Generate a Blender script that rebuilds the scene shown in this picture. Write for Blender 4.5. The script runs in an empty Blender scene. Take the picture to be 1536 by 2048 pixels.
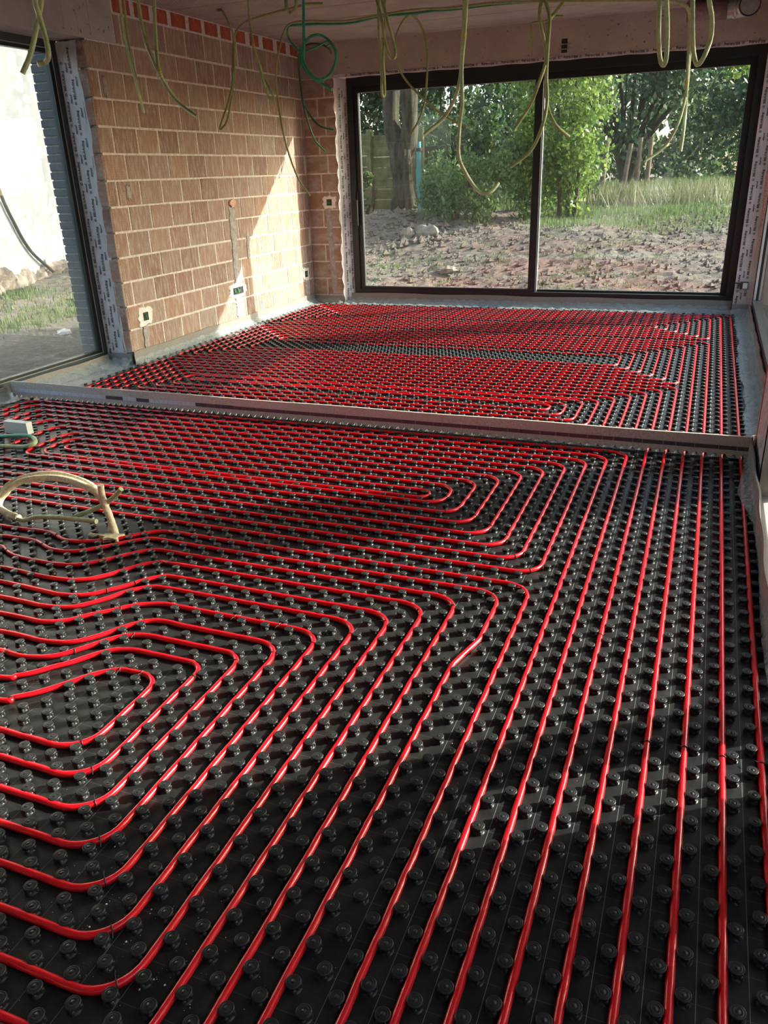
import bpy, math, random
import numpy as np
from mathutils import Vector, Matrix

random.seed(7); RNG = np.random.default_rng(7)
scene = bpy.context.scene
COL = scene.collection

# ------------------------------------------------------------------ camera
CAMZ = 1.56
RIGHT = (0.93070902, 0.36437652, -0.03178782)
DOWN = (0.11792463, -0.38120196, -0.91693994)
FWD = (-0.34622896, 0.84965571, -0.39775707)
FPX = 1566.08
cam = bpy.data.cameras.new('camera')
cam.sensor_fit = 'VERTICAL'; cam.sensor_height = 36.0
cam.lens = FPX / 2048 * 36.0
cam.clip_start = 0.02; cam.clip_end = 400
camo = bpy.data.objects.new('camera', cam); COL.objects.link(camo)
r, d, f = Vector(RIGHT), Vector(DOWN), Vector(FWD)
m = Matrix((r, -d, -f)).transposed().to_4x4(); m.translation = (0, 0, CAMZ)
camo.matrix_world = m
scene.camera = camo

# ------------------------------------------------------------------ light
SUN = Vector((1.0, 0.65, 0.573)).normalized()        # towards the sun
world = bpy.data.worlds.new('sky'); scene.world = world
world.use_nodes = True
wn = world.node_tree.nodes; wl = world.node_tree.links
bgn = wn['Background']
sky = wn.new('ShaderNodeTexSky')
sky.sky_type = 'NISHITA'; sky.sun_disc = False
sky.sun_elevation = math.radians(25.6); sky.sun_rotation = math.radians(57)
sky.air_density = 1.0; sky.dust_density = 3.0; sky.ozone_density = 1.0
wl.new(sky.outputs[0], bgn.inputs[0]); bgn.inputs[1].default_value = 0.46
sl = bpy.data.lights.new('sun', 'SUN'); sl.energy = 9.0; sl.angle = math.radians(0.55)
sl.color = (1.0, 0.93, 0.82)
so = bpy.data.objects.new('sun', sl); COL.objects.link(so)
so.rotation_euler = SUN.to_track_quat('Z', 'Y').to_euler()
so.location = SUN * 40
vs = scene.view_settings
vs.view_transform = 'Standard'; vs.look = 'None'; vs.gamma = 1.0; vs.use_curve_mapping = False
vs.exposure = 0.8
scene.cycles.max_bounces = 12; scene.cycles.diffuse_bounces = 6
scene.cycles.transparent_max_bounces = 24
scene.cycles.sample_clamp_indirect = 6.0

# ------------------------------------------------------------------ helpers
def tag(o, label=None, cat=None, group=None, kind=None):
    if label: o['label'] = label
    if cat: o['category'] = cat
    if group: o['group'] = group
    if kind: o['kind'] = kind
    return o

def empty(name, loc=(0, 0, 0)):
    o = bpy.data.objects.new(name, None); COL.objects.link(o); o.location = loc
    o.empty_display_size = 0.05
    return o

def link(name, me, parent=None, loc=None):
    o = bpy.data.objects.new(name, me); COL.objects.link(o)
    if parent is not None:
        o.parent = parent
        o.matrix_parent_inverse = Matrix.Translation(-Vector(parent.location)) if parent.location.length else Matrix()
    if loc is not None: o.location = loc
    return o

class MB:
    """collects geometry for one mesh"""
    def __init__(s): s.v = []; s.f = []; s.n = 0; s.sm = []
    def add(s, v, f, smooth=False):
        v = np.asarray(v, float); s.v.append(v)
        for q in f: s.f.append(tuple(i + s.n for i in q)); s.sm.append(smooth)
        s.n += len(v); return s
    def box(s, x0, x1, y0, y1, z0, z1):
        v = [(x, y, z) for z in (z0, z1) for y in (y0, y1) for x in (x0, x1)]
        return s.add(v, [(0, 2, 3, 1), (4, 5, 7, 6), (0, 1, 5, 4), (2, 6, 7, 3), (0, 4, 6, 2), (1, 3, 7, 5)])
    def quad(s, a, b, c, e): return s.add([a, b, c, e], [(0, 1, 2, 3)])
    def grid(s, P, smooth=True):
        P = np.asarray(P, float); n, k = P.shape[:2]
        f = [(i * k + j, i * k + j + 1, (i + 1) * k + j + 1, (i + 1) * k + j) for i in range(n - 1) for j in range(k - 1)]
        return s.add(P.reshape(-1, 3), f, smooth)
    def tube(s, path, r, seg=8, caps=True, hole=False):
        P = np.asarray(path, float); n = len(P)
        R_ = np.full(n, r) if np.isscalar(r) else np.asarray(r, float)
        t = np.gradient(P, axis=0); t /= np.linalg.norm(t, axis=1)[:, None] + 1e-12
        up = np.array([0, 0, 1.0]) if abs(t[0][2]) < 0.9 else np.array([0, 1.0, 0])
        u = np.cross(t[0], up); u /= np.linalg.norm(u); V = []
        ang = np.linspace(0, 2 * np.pi, seg, endpoint=False); ca, sa = np.cos(ang)[:, None], np.sin(ang)[:, None]
        for i in range(n):
            u = u - t[i] * (u @ t[i]); u /= np.linalg.norm(u) + 1e-12; w = np.cross(t[i], u)
            V.append(P[i] + R_[i] * (ca * u + sa * w))
        V = np.concatenate(V)
        F = [(i * seg + j, i * seg + (j + 1) % seg, (i + 1) * seg + (j + 1) % seg, (i + 1) * seg + j) for i in range(n - 1) for j in range(seg)]
        s.add(V, F, True)
        if caps:
            s.add(V[:seg], [tuple(range(seg))]); s.add(V[-seg:], [tuple(range(seg))[::-1]])
        return s
    def lathe(s, prof, seg=12, c=(0, 0, 0), axis='z', smooth=True):
        a = np.linspace(0, 2 * np.pi, seg, endpoint=False); V = []
        for (rr, z) in prof: V += [(rr * math.cos(q), rr * math.sin(q), z) for q in a]
        V = np.array(V)
        if axis == 'y': V = V[:, [0, 2, 1]] * [1, 1, -1]
        if axis == 'x': V = V[:, [2, 0, 1]]
        k = len(prof)
        F = [(i * seg + j, i * seg + (j + 1) % seg, (i + 1) * seg + (j + 1) % seg, (i + 1) * seg + j) for i in range(k - 1) for j in range(seg)]
        F.append(tuple(range((k - 1) * seg, k * seg)))
        return s.add(V + np.array(c), F, smooth)
    def mesh(s, name, mat):
        me = bpy.data.meshes.new(name)
        v = np.concatenate(s.v) if s.v else np.zeros((0, 3))
        me.from_pydata(v.tolist(), [], s.f)
        me.polygons.foreach_set('use_smooth', s.sm)
        if mat: me.materials.append(mat)
        me.update(); return me
    def build(s, name, mat, parent=None, loc=None): return link(name, s.mesh(name, mat), parent, loc)

def quick_mesh(name, V, F, mat, smooth=False):
    """fast mesh from numpy arrays, all faces the same size"""
    me = bpy.data.meshes.new(name); V = np.asarray(V, np.float32); F = np.asarray(F, np.int32)
    me.vertices.add(len(V)); me.vertices.foreach_set('co', V.ravel())
    k = F.shape[1]; me.loops.add(F.size); me.loops.foreach_set('vertex_index', F.ravel())
    me.polygons.add(len(F)); me.polygons.foreach_set('loop_start', np.arange(0, F.size, k, dtype=np.int32))
    me.polygons.foreach_set('loop_total', np.full(len(F), k, np.int32))
    me.polygons.foreach_set('use_smooth', np.full(len(F), smooth))
    me.materials.append(mat); me.update(calc_edges=True); me.validate(); return me

def catmull(pts, step=0.03):
    P = np.asarray(pts, float); P = np.vstack([2 * P[0] - P[1], P, 2 * P[-1] - P[-2]]); out = []
    for i in range(1, len(P) - 2):
        n = max(2, int(np.linalg.norm(P[i + 1] - P[i]) / step))
        for t in np.linspace(0, 1, n, endpoint=False):
            a, b, c, e = P[i - 1], P[i], P[i + 1], P[i + 2]
            out.append(0.5 * (2 * b + (c - a) * t + (2 * a - 5 * b + 4 * c - e) * t * t + (3 * b - a - 3 * c + e) * t ** 3))
    out.append(P[-2]); return np.array(out)

def fillet(pts, rad, step=0.1):
    """polyline in the plane with rounded corners"""
    P = [np.asarray(q, float) for q in pts]; out = [P[0]]
    for i in range(1, len(P) - 1):
        a, b, c = P[i - 1], P[i], P[i + 1]
        u = a - b; w = c - b; lu = np.linalg.norm(u); lw = np.linalg.norm(w)
        if lu < 1e-6 or lw < 1e-6: continue
        u /= lu; w /= lw; ca = float(np.clip(u @ w, -1, 1)); th = math.acos(ca)
        if th > math.pi - 0.15: out.append(b); continue
        tl = min(rad / math.tan(th / 2), lu * 0.499, lw * 0.499); rr = tl * math.tan(th / 2)
        ctr = b + (u + w) / np.linalg.norm(u + w) * (rr / math.sin(th / 2))
        s0 = b + u * tl - ctr; s1 = b + w * tl - ctr
        a0 = math.atan2(s0[1], s0[0]); da = math.atan2(s1[1], s1[0]) - a0
        da = (da + math.pi) % (2 * math.pi) - math.pi
        for t in np.linspace(0, 1, 9): out.append(ctr + rr * np.array([math.cos(a0 + da * t), math.sin(a0 + da * t)]))
    out.append(P[-1]); res = [out[0]]
    for q in out[1:]:
        L = np.linalg.norm(q - res[-1])
        if L < 1e-4: continue
        k = int(L / step)
        p0 = res[-1]
        for j in range(1, k + 1): res.append(p0 + (q - p0) * (j / (k + 1)))
        res.append(q)
    return np.array(res)

def project(P):
    q = np.asarray(P, float) - np.array([0, 0, CAMZ]); z = q @ np.array(FWD)
    return 768 + FPX * (q @ np.array(RIGHT)) / z, 1024 + FPX * (q @ np.array(DOWN)) / z, z

# ------------------------------------------------------------------ materials
def new_mat(name):
    mt = bpy.data.materials.new(name); mt.use_nodes = True
    nt = mt.node_tree; return mt, nt, nt.nodes, nt.links, nt.nodes['Principled BSDF']

def noise(nt, scale, detail=4, rough=0.6, coord='Object', dist=0.0, stretch=None):
    tc = nt.nodes.new('ShaderNodeTexCoord'); n = nt.nodes.new('ShaderNodeTexNoise')
    n.inputs['Scale'].default_value = scale; n.inputs['Detail'].default_value = detail
    n.inputs['Roughness'].default_value = rough; n.inputs['Distortion'].default_value = dist
    if stretch:
        mp = nt.nodes.new('ShaderNodeMapping'); mp.inputs['Scale'].default_value = stretch
        nt.links.new(tc.outputs[coord], mp.inputs[0]); nt.links.new(mp.outputs[0], n.inputs[0])
    else: nt.links.new(tc.outputs[coord], n.inputs[0])
    return n.outputs[0]

def ramp(nt, src, stops):
    rp = nt.nodes.new('ShaderNodeValToRGB'); cr = rp.color_ramp
    while len(cr.elements) < len(stops): cr.elements.new(0.5)
    for e, (p, c) in zip(cr.elements, stops):
        e.position = p; e.color = (*c, 1) if len(c) == 3 else c
    nt.links.new(src, rp.inputs[0]); return rp.outputs[0]

def mixc(nt, fac, a, b, mode='MIX'):
    mx = nt.nodes.new('ShaderNodeMix'); mx.data_type = 'RGBA'; mx.blend_type = mode
    for sock, val in ((mx.inputs[0], fac), (mx.inputs[6], a), (mx.inputs[7], b)):
        if hasattr(val, 'is_output') or isinstance(val, bpy.types.NodeSocket): nt.links.new(val, sock)
        elif isinstance(val, (int, float)): sock.default_value = val
        else: sock.default_value = (*val, 1)
    return mx.outputs[2]

def math_(nt, op, a, b=None):
    n = nt.nodes.new('ShaderNodeMath'); n.operation = op
    for i, v in enumerate((a, b)):
        if v is None: continue
        if isinstance(v, (int, float)): n.inputs[i].default_value = v
        else: nt.links.new(v, n.inputs[i])
    return n.outputs[0]

def bump(nt, h, strength, dist, normal=None):
    b = nt.nodes.new('ShaderNodeBump'); b.inputs['Strength'].default_value = strength; b.inputs['Distance'].default_value = dist
    nt.links.new(h, b.inputs['Height'])
    if normal is not None: nt.links.new(normal, b.inputs['Normal'])
    return b.outputs[0]

def simple(name, col, rough=0.5, var=0.0, scale=20, bmp=0.0, bscale=60, bdist=0.002, spec=0.5, metal=0.0, coat=0.0, col2=None):
    mt, nt, N, L, P = new_mat(name)
    P.inputs['Roughness'].default_value = rough; P.inputs['Metallic'].default_value = metal
    P.inputs['Specular IOR Level'].default_value = spec
    if coat: P.inputs['Coat Weight'].default_value = coat; P.inputs['Coat Roughness'].default_value = 0.08
    if var or col2:
        c2 = col2 or tuple(min(1, c * (1 + var)) for c in col)
        c1 = col if col2 else tuple(c * (1 - var) for c in col)
        n = noise(nt, scale); L.new(ramp(nt, n, [(0.3, c1), (0.7, c2)]), P.inputs['Base Color'])
    else: P.inputs['Base Color'].default_value = (*col, 1)
    if bmp: L.new(bump(nt, noise(nt, bscale), bmp, bdist), P.inputs['Normal'])
    return mt

M = {}
M['pipe'] = simple('red_pipe_plastic', (0.72, 0.006, 0.016), 0.27, var=0.08, scale=6, coat=0.2)
_p = M['pipe'].node_tree.nodes['Principled BSDF']                   # the pipe wall lets some light through
_p.inputs['Subsurface Weight'].default_value = 0.45; _p.inputs['Subsurface Radius'].default_value = (1.0, 0.04, 0.04); _p.inputs['Subsurface Scale'].default_value = 0.012
M['tie'] = simple('black_nylon', (0.02, 0.02, 0.02), 0.45)
M['foam'] = simple('grey_brown_foam', (0.41, 0.37, 0.335), 0.7, var=0.42, scale=190, bmp=0.8, bscale=220, bdist=0.002)
M['foamdark'] = simple('dark_grey_edge_foam', (0.21, 0.195, 0.18), 0.7, var=0.3, scale=190, bmp=0.5, bscale=220, bdist=0.002)
M['foamtape'] = simple('dark_adhesive_tape', (0.05, 0.042, 0.055), 0.4, var=0.3, scale=60)
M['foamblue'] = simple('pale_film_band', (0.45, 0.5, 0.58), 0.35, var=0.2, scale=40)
M['frame'] = simple('dark_aluminium', (0.010, 0.014, 0.016), 0.38, var=0.1, scale=4, spec=0.35)
M['skylit'] = simple('skylit_aluminium', (0.028, 0.042, 0.05), 0.35, var=0.1, scale=4)  # sky reflection on the side window frame put into the base colour
M['steel'] = simple('galvanised_edge', (0.55, 0.57, 0.58), 0.35, metal=0.6)
M['seal'] = simple('grey_glazing_seal', (0.35, 0.37, 0.38), 0.5)
M['rubber'] = simple('black_rubber', (0.015, 0.015, 0.015), 0.6)
M['mortar'] = simple('pale_mortar', (0.58, 0.54, 0.50), 0.9, var=0.25, scale=30, bmp=0.6, bscale=120, bdist=0.004)
M['chase'] = simple('grey_mortar_fill', (0.33, 0.31, 0.29), 0.9, var=0.3, scale=25, bmp=0.7, bscale=90, bdist=0.006)
M['plaster'] = simple('white_plaster', (0.72, 0.68, 0.64), 0.85, var=0.12, scale=30, bmp=0.5, bscale=80, bdist=0.004)
M['pinkmortar'] = simple('pink_plaster', (0.62, 0.38, 0.30), 0.9, var=0.3, scale=60, bmp=0.6, bscale=90, bdist=0.006)
M['conduit'] = simple('olive_conduit', (0.26, 0.31, 0.13), 0.5, var=0.2, scale=30)
M['conduit2'] = simple('pale_green_conduit', (0.38, 0.46, 0.25), 0.5, var=0.2, scale=30)
M['green'] = simple('green_conduit', (0.02, 0.26, 0.14), 0.45, var=0.2, scale=30)
M['dgreen'] = simple('dark_green_conduit', (0.015, 0.12, 0.055), 0.45, var=0.2, scale=30)
M['cream'] = simple('plaster_crusted_conduit', (0.66, 0.58, 0.40), 0.85, var=0.25, scale=60, bmp=0.9, bscale=160, bdist=0.004)
M['yellow'] = simple('yellow_tape', (0.55, 0.42, 0.05), 0.5)
M['boxblack'] = simple('black_socket_box', (0.012, 0.014, 0.013), 0.5)
M['wire'] = simple('green_wire', (0.04, 0.20, 0.08), 0.4)
M['duct'] = simple('galvanised_duct', (0.36, 0.37, 0.38), 0.35, var=0.2, scale=15, metal=0.8)
M['ductred'] = simple('red_duct_tape', (0.17, 0.105, 0.095), 0.4, var=0.3, scale=40)
M['grey'] = simple('light_grey_plastic', (0.55, 0.60, 0.58), 0.45)
M['print'] = simple('black_print', (0.03, 0.028, 0.03), 0.6)
M['redbrick'] = simple('deep_red_brick', (0.36, 0.085, 0.05), 0.9, var=0.35, scale=14, bmp=0.5, bscale=90, bdist=0.004)
M['greybrick'] = simple('grey_facing_brick', (0.085, 0.095, 0.11), 0.9, var=0.3, scale=30, bmp=0.6, bscale=80, bdist=0.004)
M['wood'] = simple('weathered_wood', (0.20, 0.15, 0.10), 0.9, var=0.4, scale=12, bmp=0.5, bscale=60, bdist=0.01)
M['fence'] = simple('mossy_fence_plank', (0.12, 0.115, 0.05), 0.9, var=0.45, scale=5, bmp=0.4, bscale=40, bdist=0.01)
M['fence2'] = simple('brown_fence_plank', (0.10, 0.065, 0.045), 0.9, var=0.4, scale=5, bmp=0.4, bscale=40, bdist=0.01)
M['turq'] = simple('turquoise_post_paint', (0.10, 0.36, 0.38), 0.5, var=0.2, scale=6)
M['stone'] = simple('grey_rubble', (0.20, 0.165, 0.135), 0.95, var=0.35, scale=10, bmp=0.7, bscale=30, bdist=0.02)
M['blackcable'] = simple('black_outdoor_cable', (0.015, 0.017, 0.02), 0.5)

# concrete
def concrete(name, c1, c2, pits=True):
    mt, nt, N, L, P = new_mat(name); P.inputs['Roughness'].default_value = 0.85
    n = noise(nt, 2.2, 8, 0.65); col = ramp(nt, n, [(0.3, c1), (0.7, c2)])
    if pits:
        v = noise(nt, 28, 3, 0.5); dark = ramp(nt, v, [(0.66, (0, 0, 0)), (0.72, (1, 1, 1))])
        col = mixc(nt, dark, col, tuple(c * 0.45 for c in c1))
    L.new(col, P.inputs['Base Color'])
    L.new(bump(nt, noise(nt, 45, 6), 0.35, 0.004), P.inputs['Normal']); return mt
M['concrete'] = concrete('board_marked_concrete', (0.31, 0.31, 0.295), (0.44, 0.44, 0.42))
M['beam'] = concrete('brownish_concrete_beam', (0.30, 0.275, 0.245), (0.42, 0.385, 0.35))
M['slab'] = concrete('screed', (0.30, 0.29, 0.28), (0.42, 0.41, 0.40))

# ribbed ceiling planks
mt, nt, N, L, P = new_mat('ribbed_clay_ceiling'); P.inputs['Roughness'].default_value = 0.9
tc = N.new('ShaderNodeTexCoord'); wv = N.new('ShaderNodeTexWave'); wv.wave_type = 'BANDS'; wv.bands_direction = 'DIAGONAL'
wv.inputs['Scale'].default_value = 22; wv.inputs['Distortion'].default_value = 1.5; wv.inputs['Detail'].default_value = 2
L.new(tc.outputs['Object'], wv.inputs[0])
col = ramp(nt, noise(nt, 2.5, 6), [(0.3, (0.31, 0.305, 0.295)), (0.7, (0.45, 0.44, 0.425))])
col = mixc(nt, math_(nt, 'MULTIPLY', wv.outputs['Fac'], 0.35), col, (0.17, 0.155, 0.145))
L.new(col, P.inputs['Base Color']); L.new(bump(nt, wv.outputs['Fac'], 0.5, 0.006), P.inputs['Normal']); M['ceiling'] = mt

# combed clay block
mt, nt, N, L, P = new_mat('combed_clay_block'); P.inputs['Roughness'].default_value = 0.92
oi = N.new('ShaderNodeObjectInfo'); tc = N.new('ShaderNodeTexCoord')
basec = ramp(nt, oi.outputs['Random'], [(0.0, (0.19, 0.085, 0.06)), (0.2, (0.30, 0.14, 0.09)), (0.45, (0.29, 0.185, 0.145)), (0.65, (0.36, 0.19, 0.125)), (0.85, (0.30, 0.225, 0.185)), (1.0, (0.38, 0.165, 0.085))])
n1 = noise(nt, 1.7, 6, 0.7, 'Generated', 0.6)
basec = mixc(nt, math_(nt, 'MULTIPLY', n1, 0.55), basec, (0.42, 0.335, 0.28))
sc = N.new('ShaderNodeMapping'); sc.inputs['Scale'].default_value = (1, 9, 1.6)
addv = N.new('ShaderNodeVectorMath'); addv.operation = 'ADD'
cmb = N.new('ShaderNodeCombineXYZ')
for i in range(3): L.new(math_(nt, 'MULTIPLY', oi.outputs['Random'], 37.0 + 11 * i), cmb.inputs[i])
L.new(tc.outputs['Object'], addv.inputs[0]); L.new(cmb.outputs[0], addv.inputs[1])
L.new(addv.outputs[0], sc.inputs[0])
nz = N.new('ShaderNodeTexNoise'); nz.inputs['Scale'].default_value = 5; nz.inputs['Detail'].default_value = 5; nz.inputs['Roughness'].default_value = 0.7
L.new(sc.outputs[0], nz.inputs[0])
white = ramp(nt, nz.outputs[0], [(0.45, (0, 0, 0)), (0.68, (0.75, 0.75, 0.75))])
basec = mixc(nt, white, basec, (0.50, 0.46, 0.41))
# crossed comb grooves
sep = N.new('ShaderNodeSeparateXYZ'); L.new(tc.outputs['Object'], sep.inputs[0])
h = math_(nt, 'ADD', sep.outputs['Y'], sep.outputs['X'])
g1 = math_(nt, 'SINE', math_(nt, 'MULTIPLY', math_(nt, 'ADD', h, math_(nt, 'MULTIPLY', sep.outputs['Z'], 0.55)), 420))
g2 = math_(nt, 'SINE', math_(nt, 'MULTIPLY', math_(nt, 'SUBTRACT', h, math_(nt, 'MULTIPLY', sep.outputs['Z'], 0.55)), 420))
gr = math_(nt, 'MAXIMUM', g1, g2)
grc = ramp(nt, gr, [(0.1, (0.70, 0.70, 0.70)), (0.9, (1.08, 1.08, 1.08))])
basec = mixc(nt, 0.75, basec, grc, 'MULTIPLY')
L.new(basec, P.inputs['Base Color']); L.new(bump(nt, gr, 0.5, 0.003), P.inputs['Normal']); M['brick'] = mt

# printed sealing membrane
mt, nt, N, L, P = new_mat('sealing_membrane'); P.inputs['Roughness'].default_value = 0.55
col = ramp(nt, noise(nt, 3, 5), [(0.35, (0.40, 0.39, 0.40)), (0.65, (0.54, 0.53, 0.55))])
L.new(col, P.inputs['Base Color']); L.new(bump(nt, noise(nt, 14, 4, stretch=(3, 3, 0.6)), 0.6, 0.01), P.inputs['Normal']); M['tape'] = mt

# black dimple sheet: moulding lines every 10 cm
PX, PY = 0.101, 0.0998
mt, nt, N, L, P = new_mat('black_dimple_sheet'); P.inputs['Roughness'].default_value = 0.34
tc = N.new('ShaderNodeTexCoord'); sep = N.new('ShaderNodeSeparateXYZ'); L.new(tc.outputs['Object'], sep.inputs[0])
def gridline(axis, phase, pitch, w):
    a = math_(nt, 'DIVIDE', math_(nt, 'SUBTRACT', sep.outputs[axis], phase), pitch)
    fr = math_(nt, 'ABSOLUTE', math_(nt, 'SUBTRACT', math_(nt, 'FRACT', a), 0.5))
    return math_(nt, 'LESS_THAN', fr, w / pitch / 2)
lx = gridline('X', 0.206, PX, 0.0013); ly = gridline('Y', 0.045, PY, 0.0010)
dust = noise(nt, 7, 8, 0.7)
col = ramp(nt, dust, [(0.35, (0.0115, 0.0122, 0.013)), (0.7, (0.027, 0.0267, 0.0263))])
speck = ramp(nt, noise(nt, 190, 2, 0.5), [(0.74, (0, 0, 0)), (0.78, (0.5, 0.5, 0.5))])
col = mixc(nt, speck, col, (0.22, 0.21, 0.20))
col = mixc(nt, math_(nt, 'MULTIPLY', lx, 0.55), col, (0.30, 0.34, 0.34))  # highlight on the moulded ridges painted in as pale grey lines
col = mixc(nt, math_(nt, 'MULTIPLY', ly, 0.30), col, (0.20, 0.22, 0.22))
L.new(col, P.inputs['Base Color'])
L.new(ramp(nt, dust, [(0.3, (0.28,) * 3), (0.7, (0.5,) * 3)]), P.inputs['Roughness'])
L.new(bump(nt, noise(nt, 5, 3), 0.25, 0.01), P.inputs['Normal']); P.inputs['Specular IOR Level'].default_value = 0.22; M['sheet'] = mt
mt, nt, N, L, P = new_mat('black_dimple_nub'); dust = noise(nt, 60, 5, 0.7, 'Object')
L.new(ramp(nt, dust, [(0.4, (0.016, 0.0172, 0.019)), (0.75, (0.037, 0.0365, 0.036))]), P.inputs['Base Color'])
P.inputs['Roughness'].default_value = 0.36; P.inputs['Specular IOR Level'].default_value = 0.32; M['nub'] = mt

# thin polythene film
mt, nt, N, L, P = new_mat('polythene_film'); out = N['Material Output']
P.inputs['Base Color'].default_value = (0.55, 0.64, 0.67, 1); P.inputs['Roughness'].default_value = 0.10
L.new(bump(nt, noise(nt, 22, 4, 0.6, dist=1.2), 0.9, 0.02), P.inputs['Normal'])
tr = N.new('ShaderNodeBsdfTransparent'); tr.inputs[0].default_value = (0.92, 0.95, 0.96, 1)
mx = N.new('ShaderNodeMixShader'); mx.inputs[0].default_value = 0.42
L.new(tr.outputs[0], mx.inputs[1]); L.new(P.outputs[0], mx.inputs[2]); L.new(mx.outputs[0], out.inputs[0]); M['film'] = mt

# window glass: mirror by fresnel over clear, with a breath of dust
def glass(name, dustamt):
    mt, nt, N, L, P = new_mat(name); out = N['Material Output']
    tr = N.new('ShaderNodeBsdfTransparent'); tr.inputs[0].default_value = (0.90, 0.94, 0.92, 1)
    gl = N.new('ShaderNodeBsdfGlossy'); gl.inputs['Roughness'].default_value = 0.01
    lw = N.new('ShaderNodeLayerWeight'); lw.inputs[0].default_value = 0.5     # Schlick, the same from both sides
    fz = math_(nt, 'ADD', math_(nt, 'MULTIPLY', math_(nt, 'POWER', lw.outputs['Facing'], 5.0), 0.94), 0.04)
    m1 = N.new('ShaderNodeMixShader'); L.new(fz, m1.inputs[0])
    L.new(tr.outputs[0], m1.inputs[1]); L.new(gl.outputs[0], m1.inputs[2])
    P.inputs['Base Color'].default_value = (0.75, 0.8, 0.78, 1); P.inputs['Roughness'].default_value = 0.9
    m2 = N.new('ShaderNodeMixShader')
    dn = ramp(nt, noise(nt, 1.2, 5, 0.6, dist=0.8), [(0.35, (dustamt * 0.3,) * 3), (0.75, (dustamt,) * 3)])
    L.new(dn, m2.inputs[0]); L.new(m1.outputs[0], m2.inputs[1]); L.new(P.outputs[0], m2.inputs[2])
    L.new(m2.outputs[0], out.inputs[0]); return mt
M['glass'] = glass('window_glass', 0.03); M['glass2'] = glass('dusty_window_glass', 0.06)

# outdoor
def ground(name, a, b, c):
    mt, nt, N, L, P = new_mat(name); P.inputs['Roughness'].default_value = 0.95
    n = noise(nt, 0.5, 8, 0.7); col = ramp(nt, n, [(0.35, a), (0.55, b), (0.72, c)])
    n2 = noise(nt, 9, 6, 0.8)
    col = mixc(nt, 0.7, col, ramp(nt, n2, [(0.3, (0.45, 0.43, 0.40)), (0.7, (1.3, 1.3, 1.28))]), 'MULTIPLY')
    L.new(col, P.inputs['Base Color']); L.new(bump(nt, n2, 1.0, 0.08), P.inputs['Normal']); return mt
M['soil'] = ground('churned_garden_soil', (0.20, 0.13, 0.105), (0.19, 0.165, 0.14), (0.235, 0.21, 0.18))
M['soil2'] = ground('dark_yard_soil', (0.13, 0.115, 0.105), (0.18, 0.155, 0.135), (0.20, 0.14, 0.10))
mt, nt, N, L, P = new_mat('white_render'); P.inputs['Roughness'].default_value = 0.9
L.new(ramp(nt, noise(nt, 0.6, 8, 0.7), [(0.3, (0.40, 0.42, 0.43)), (0.65, (0.55, 0.55, 0.54))]), P.inputs['Base Color'])
L.new(bump(nt, noise(nt, 6, 6), 0.4, 0.02), P.inputs['Normal']); M['render'] = mt
mt, nt, N, L, P = new_mat('mossy_bark'); P.inputs['Roughness'].default_value = 0.95
L.new(ramp(nt, noise(nt, 2.5, 7, 0.7, stretch=(3, 3, 0.7)), [(0.36, (0.018, 0.016, 0.012)), (0.5, (0.085, 0.075, 0.052)), (0.66, (0.12, 0.12, 0.065))]), P.inputs['Base Color'])
L.new(bump(nt, noise(nt, 3.2, 7, 0.75, stretch=(3, 3, 0.45)), 1.0, 0.22), P.inputs['Normal']); M['bark'] = mt
def leaf(name, a, b, trans=0.35):
    mt, nt, N, L, P = new_mat(name); out = N['Material Output']
    geo = N.new('ShaderNodeNewGeometry'); P.inputs['Roughness'].default_value = 0.5
    col = ramp(nt, geo.outputs['Random Per Island'], [(0.0, a), (1.0, b)]); L.new(col, P.inputs['Base Color'])
    tl = N.new('ShaderNodeBsdfTranslucent'); L.new(mixc(nt, 0.5, col, (0.05, 0.09, 0.015), 'ADD'), tl.inputs[0])
    mx = N.new('ShaderNodeMixShader'); mx.inputs[0].default_value = trans
    L.new(P.outputs[0], mx.inputs[1]); L.new(tl.outputs[0], mx.inputs[2]); L.new(mx.outputs[0], out.inputs[0]); return mt
M['leaf_dark'] = leaf('dark_leaves', (0.018, 0.045, 0.02), (0.05, 0.10, 0.035))
M['leaf_mid'] = leaf('mid_green_leaves', (0.035, 0.085, 0.025), (0.11, 0.18, 0.05))
M['leaf_light'] = leaf('light_green_leaves', (0.06, 0.13, 0.03), (0.20, 0.28, 0.06), 0.45)
M['leaf_far'] = leaf('far_grey_green_leaves', (0.03, 0.06, 0.035), (0.08, 0.13, 0.07))
M['grass'] = leaf('meadow_grass', (0.045, 0.095, 0.03), (0.15, 0.20, 0.07), 0.3)
M['drygrass'] = leaf('dry_grass', (0.07, 0.10, 0.045), (0.27, 0.24, 0.15), 0.3)

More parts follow.
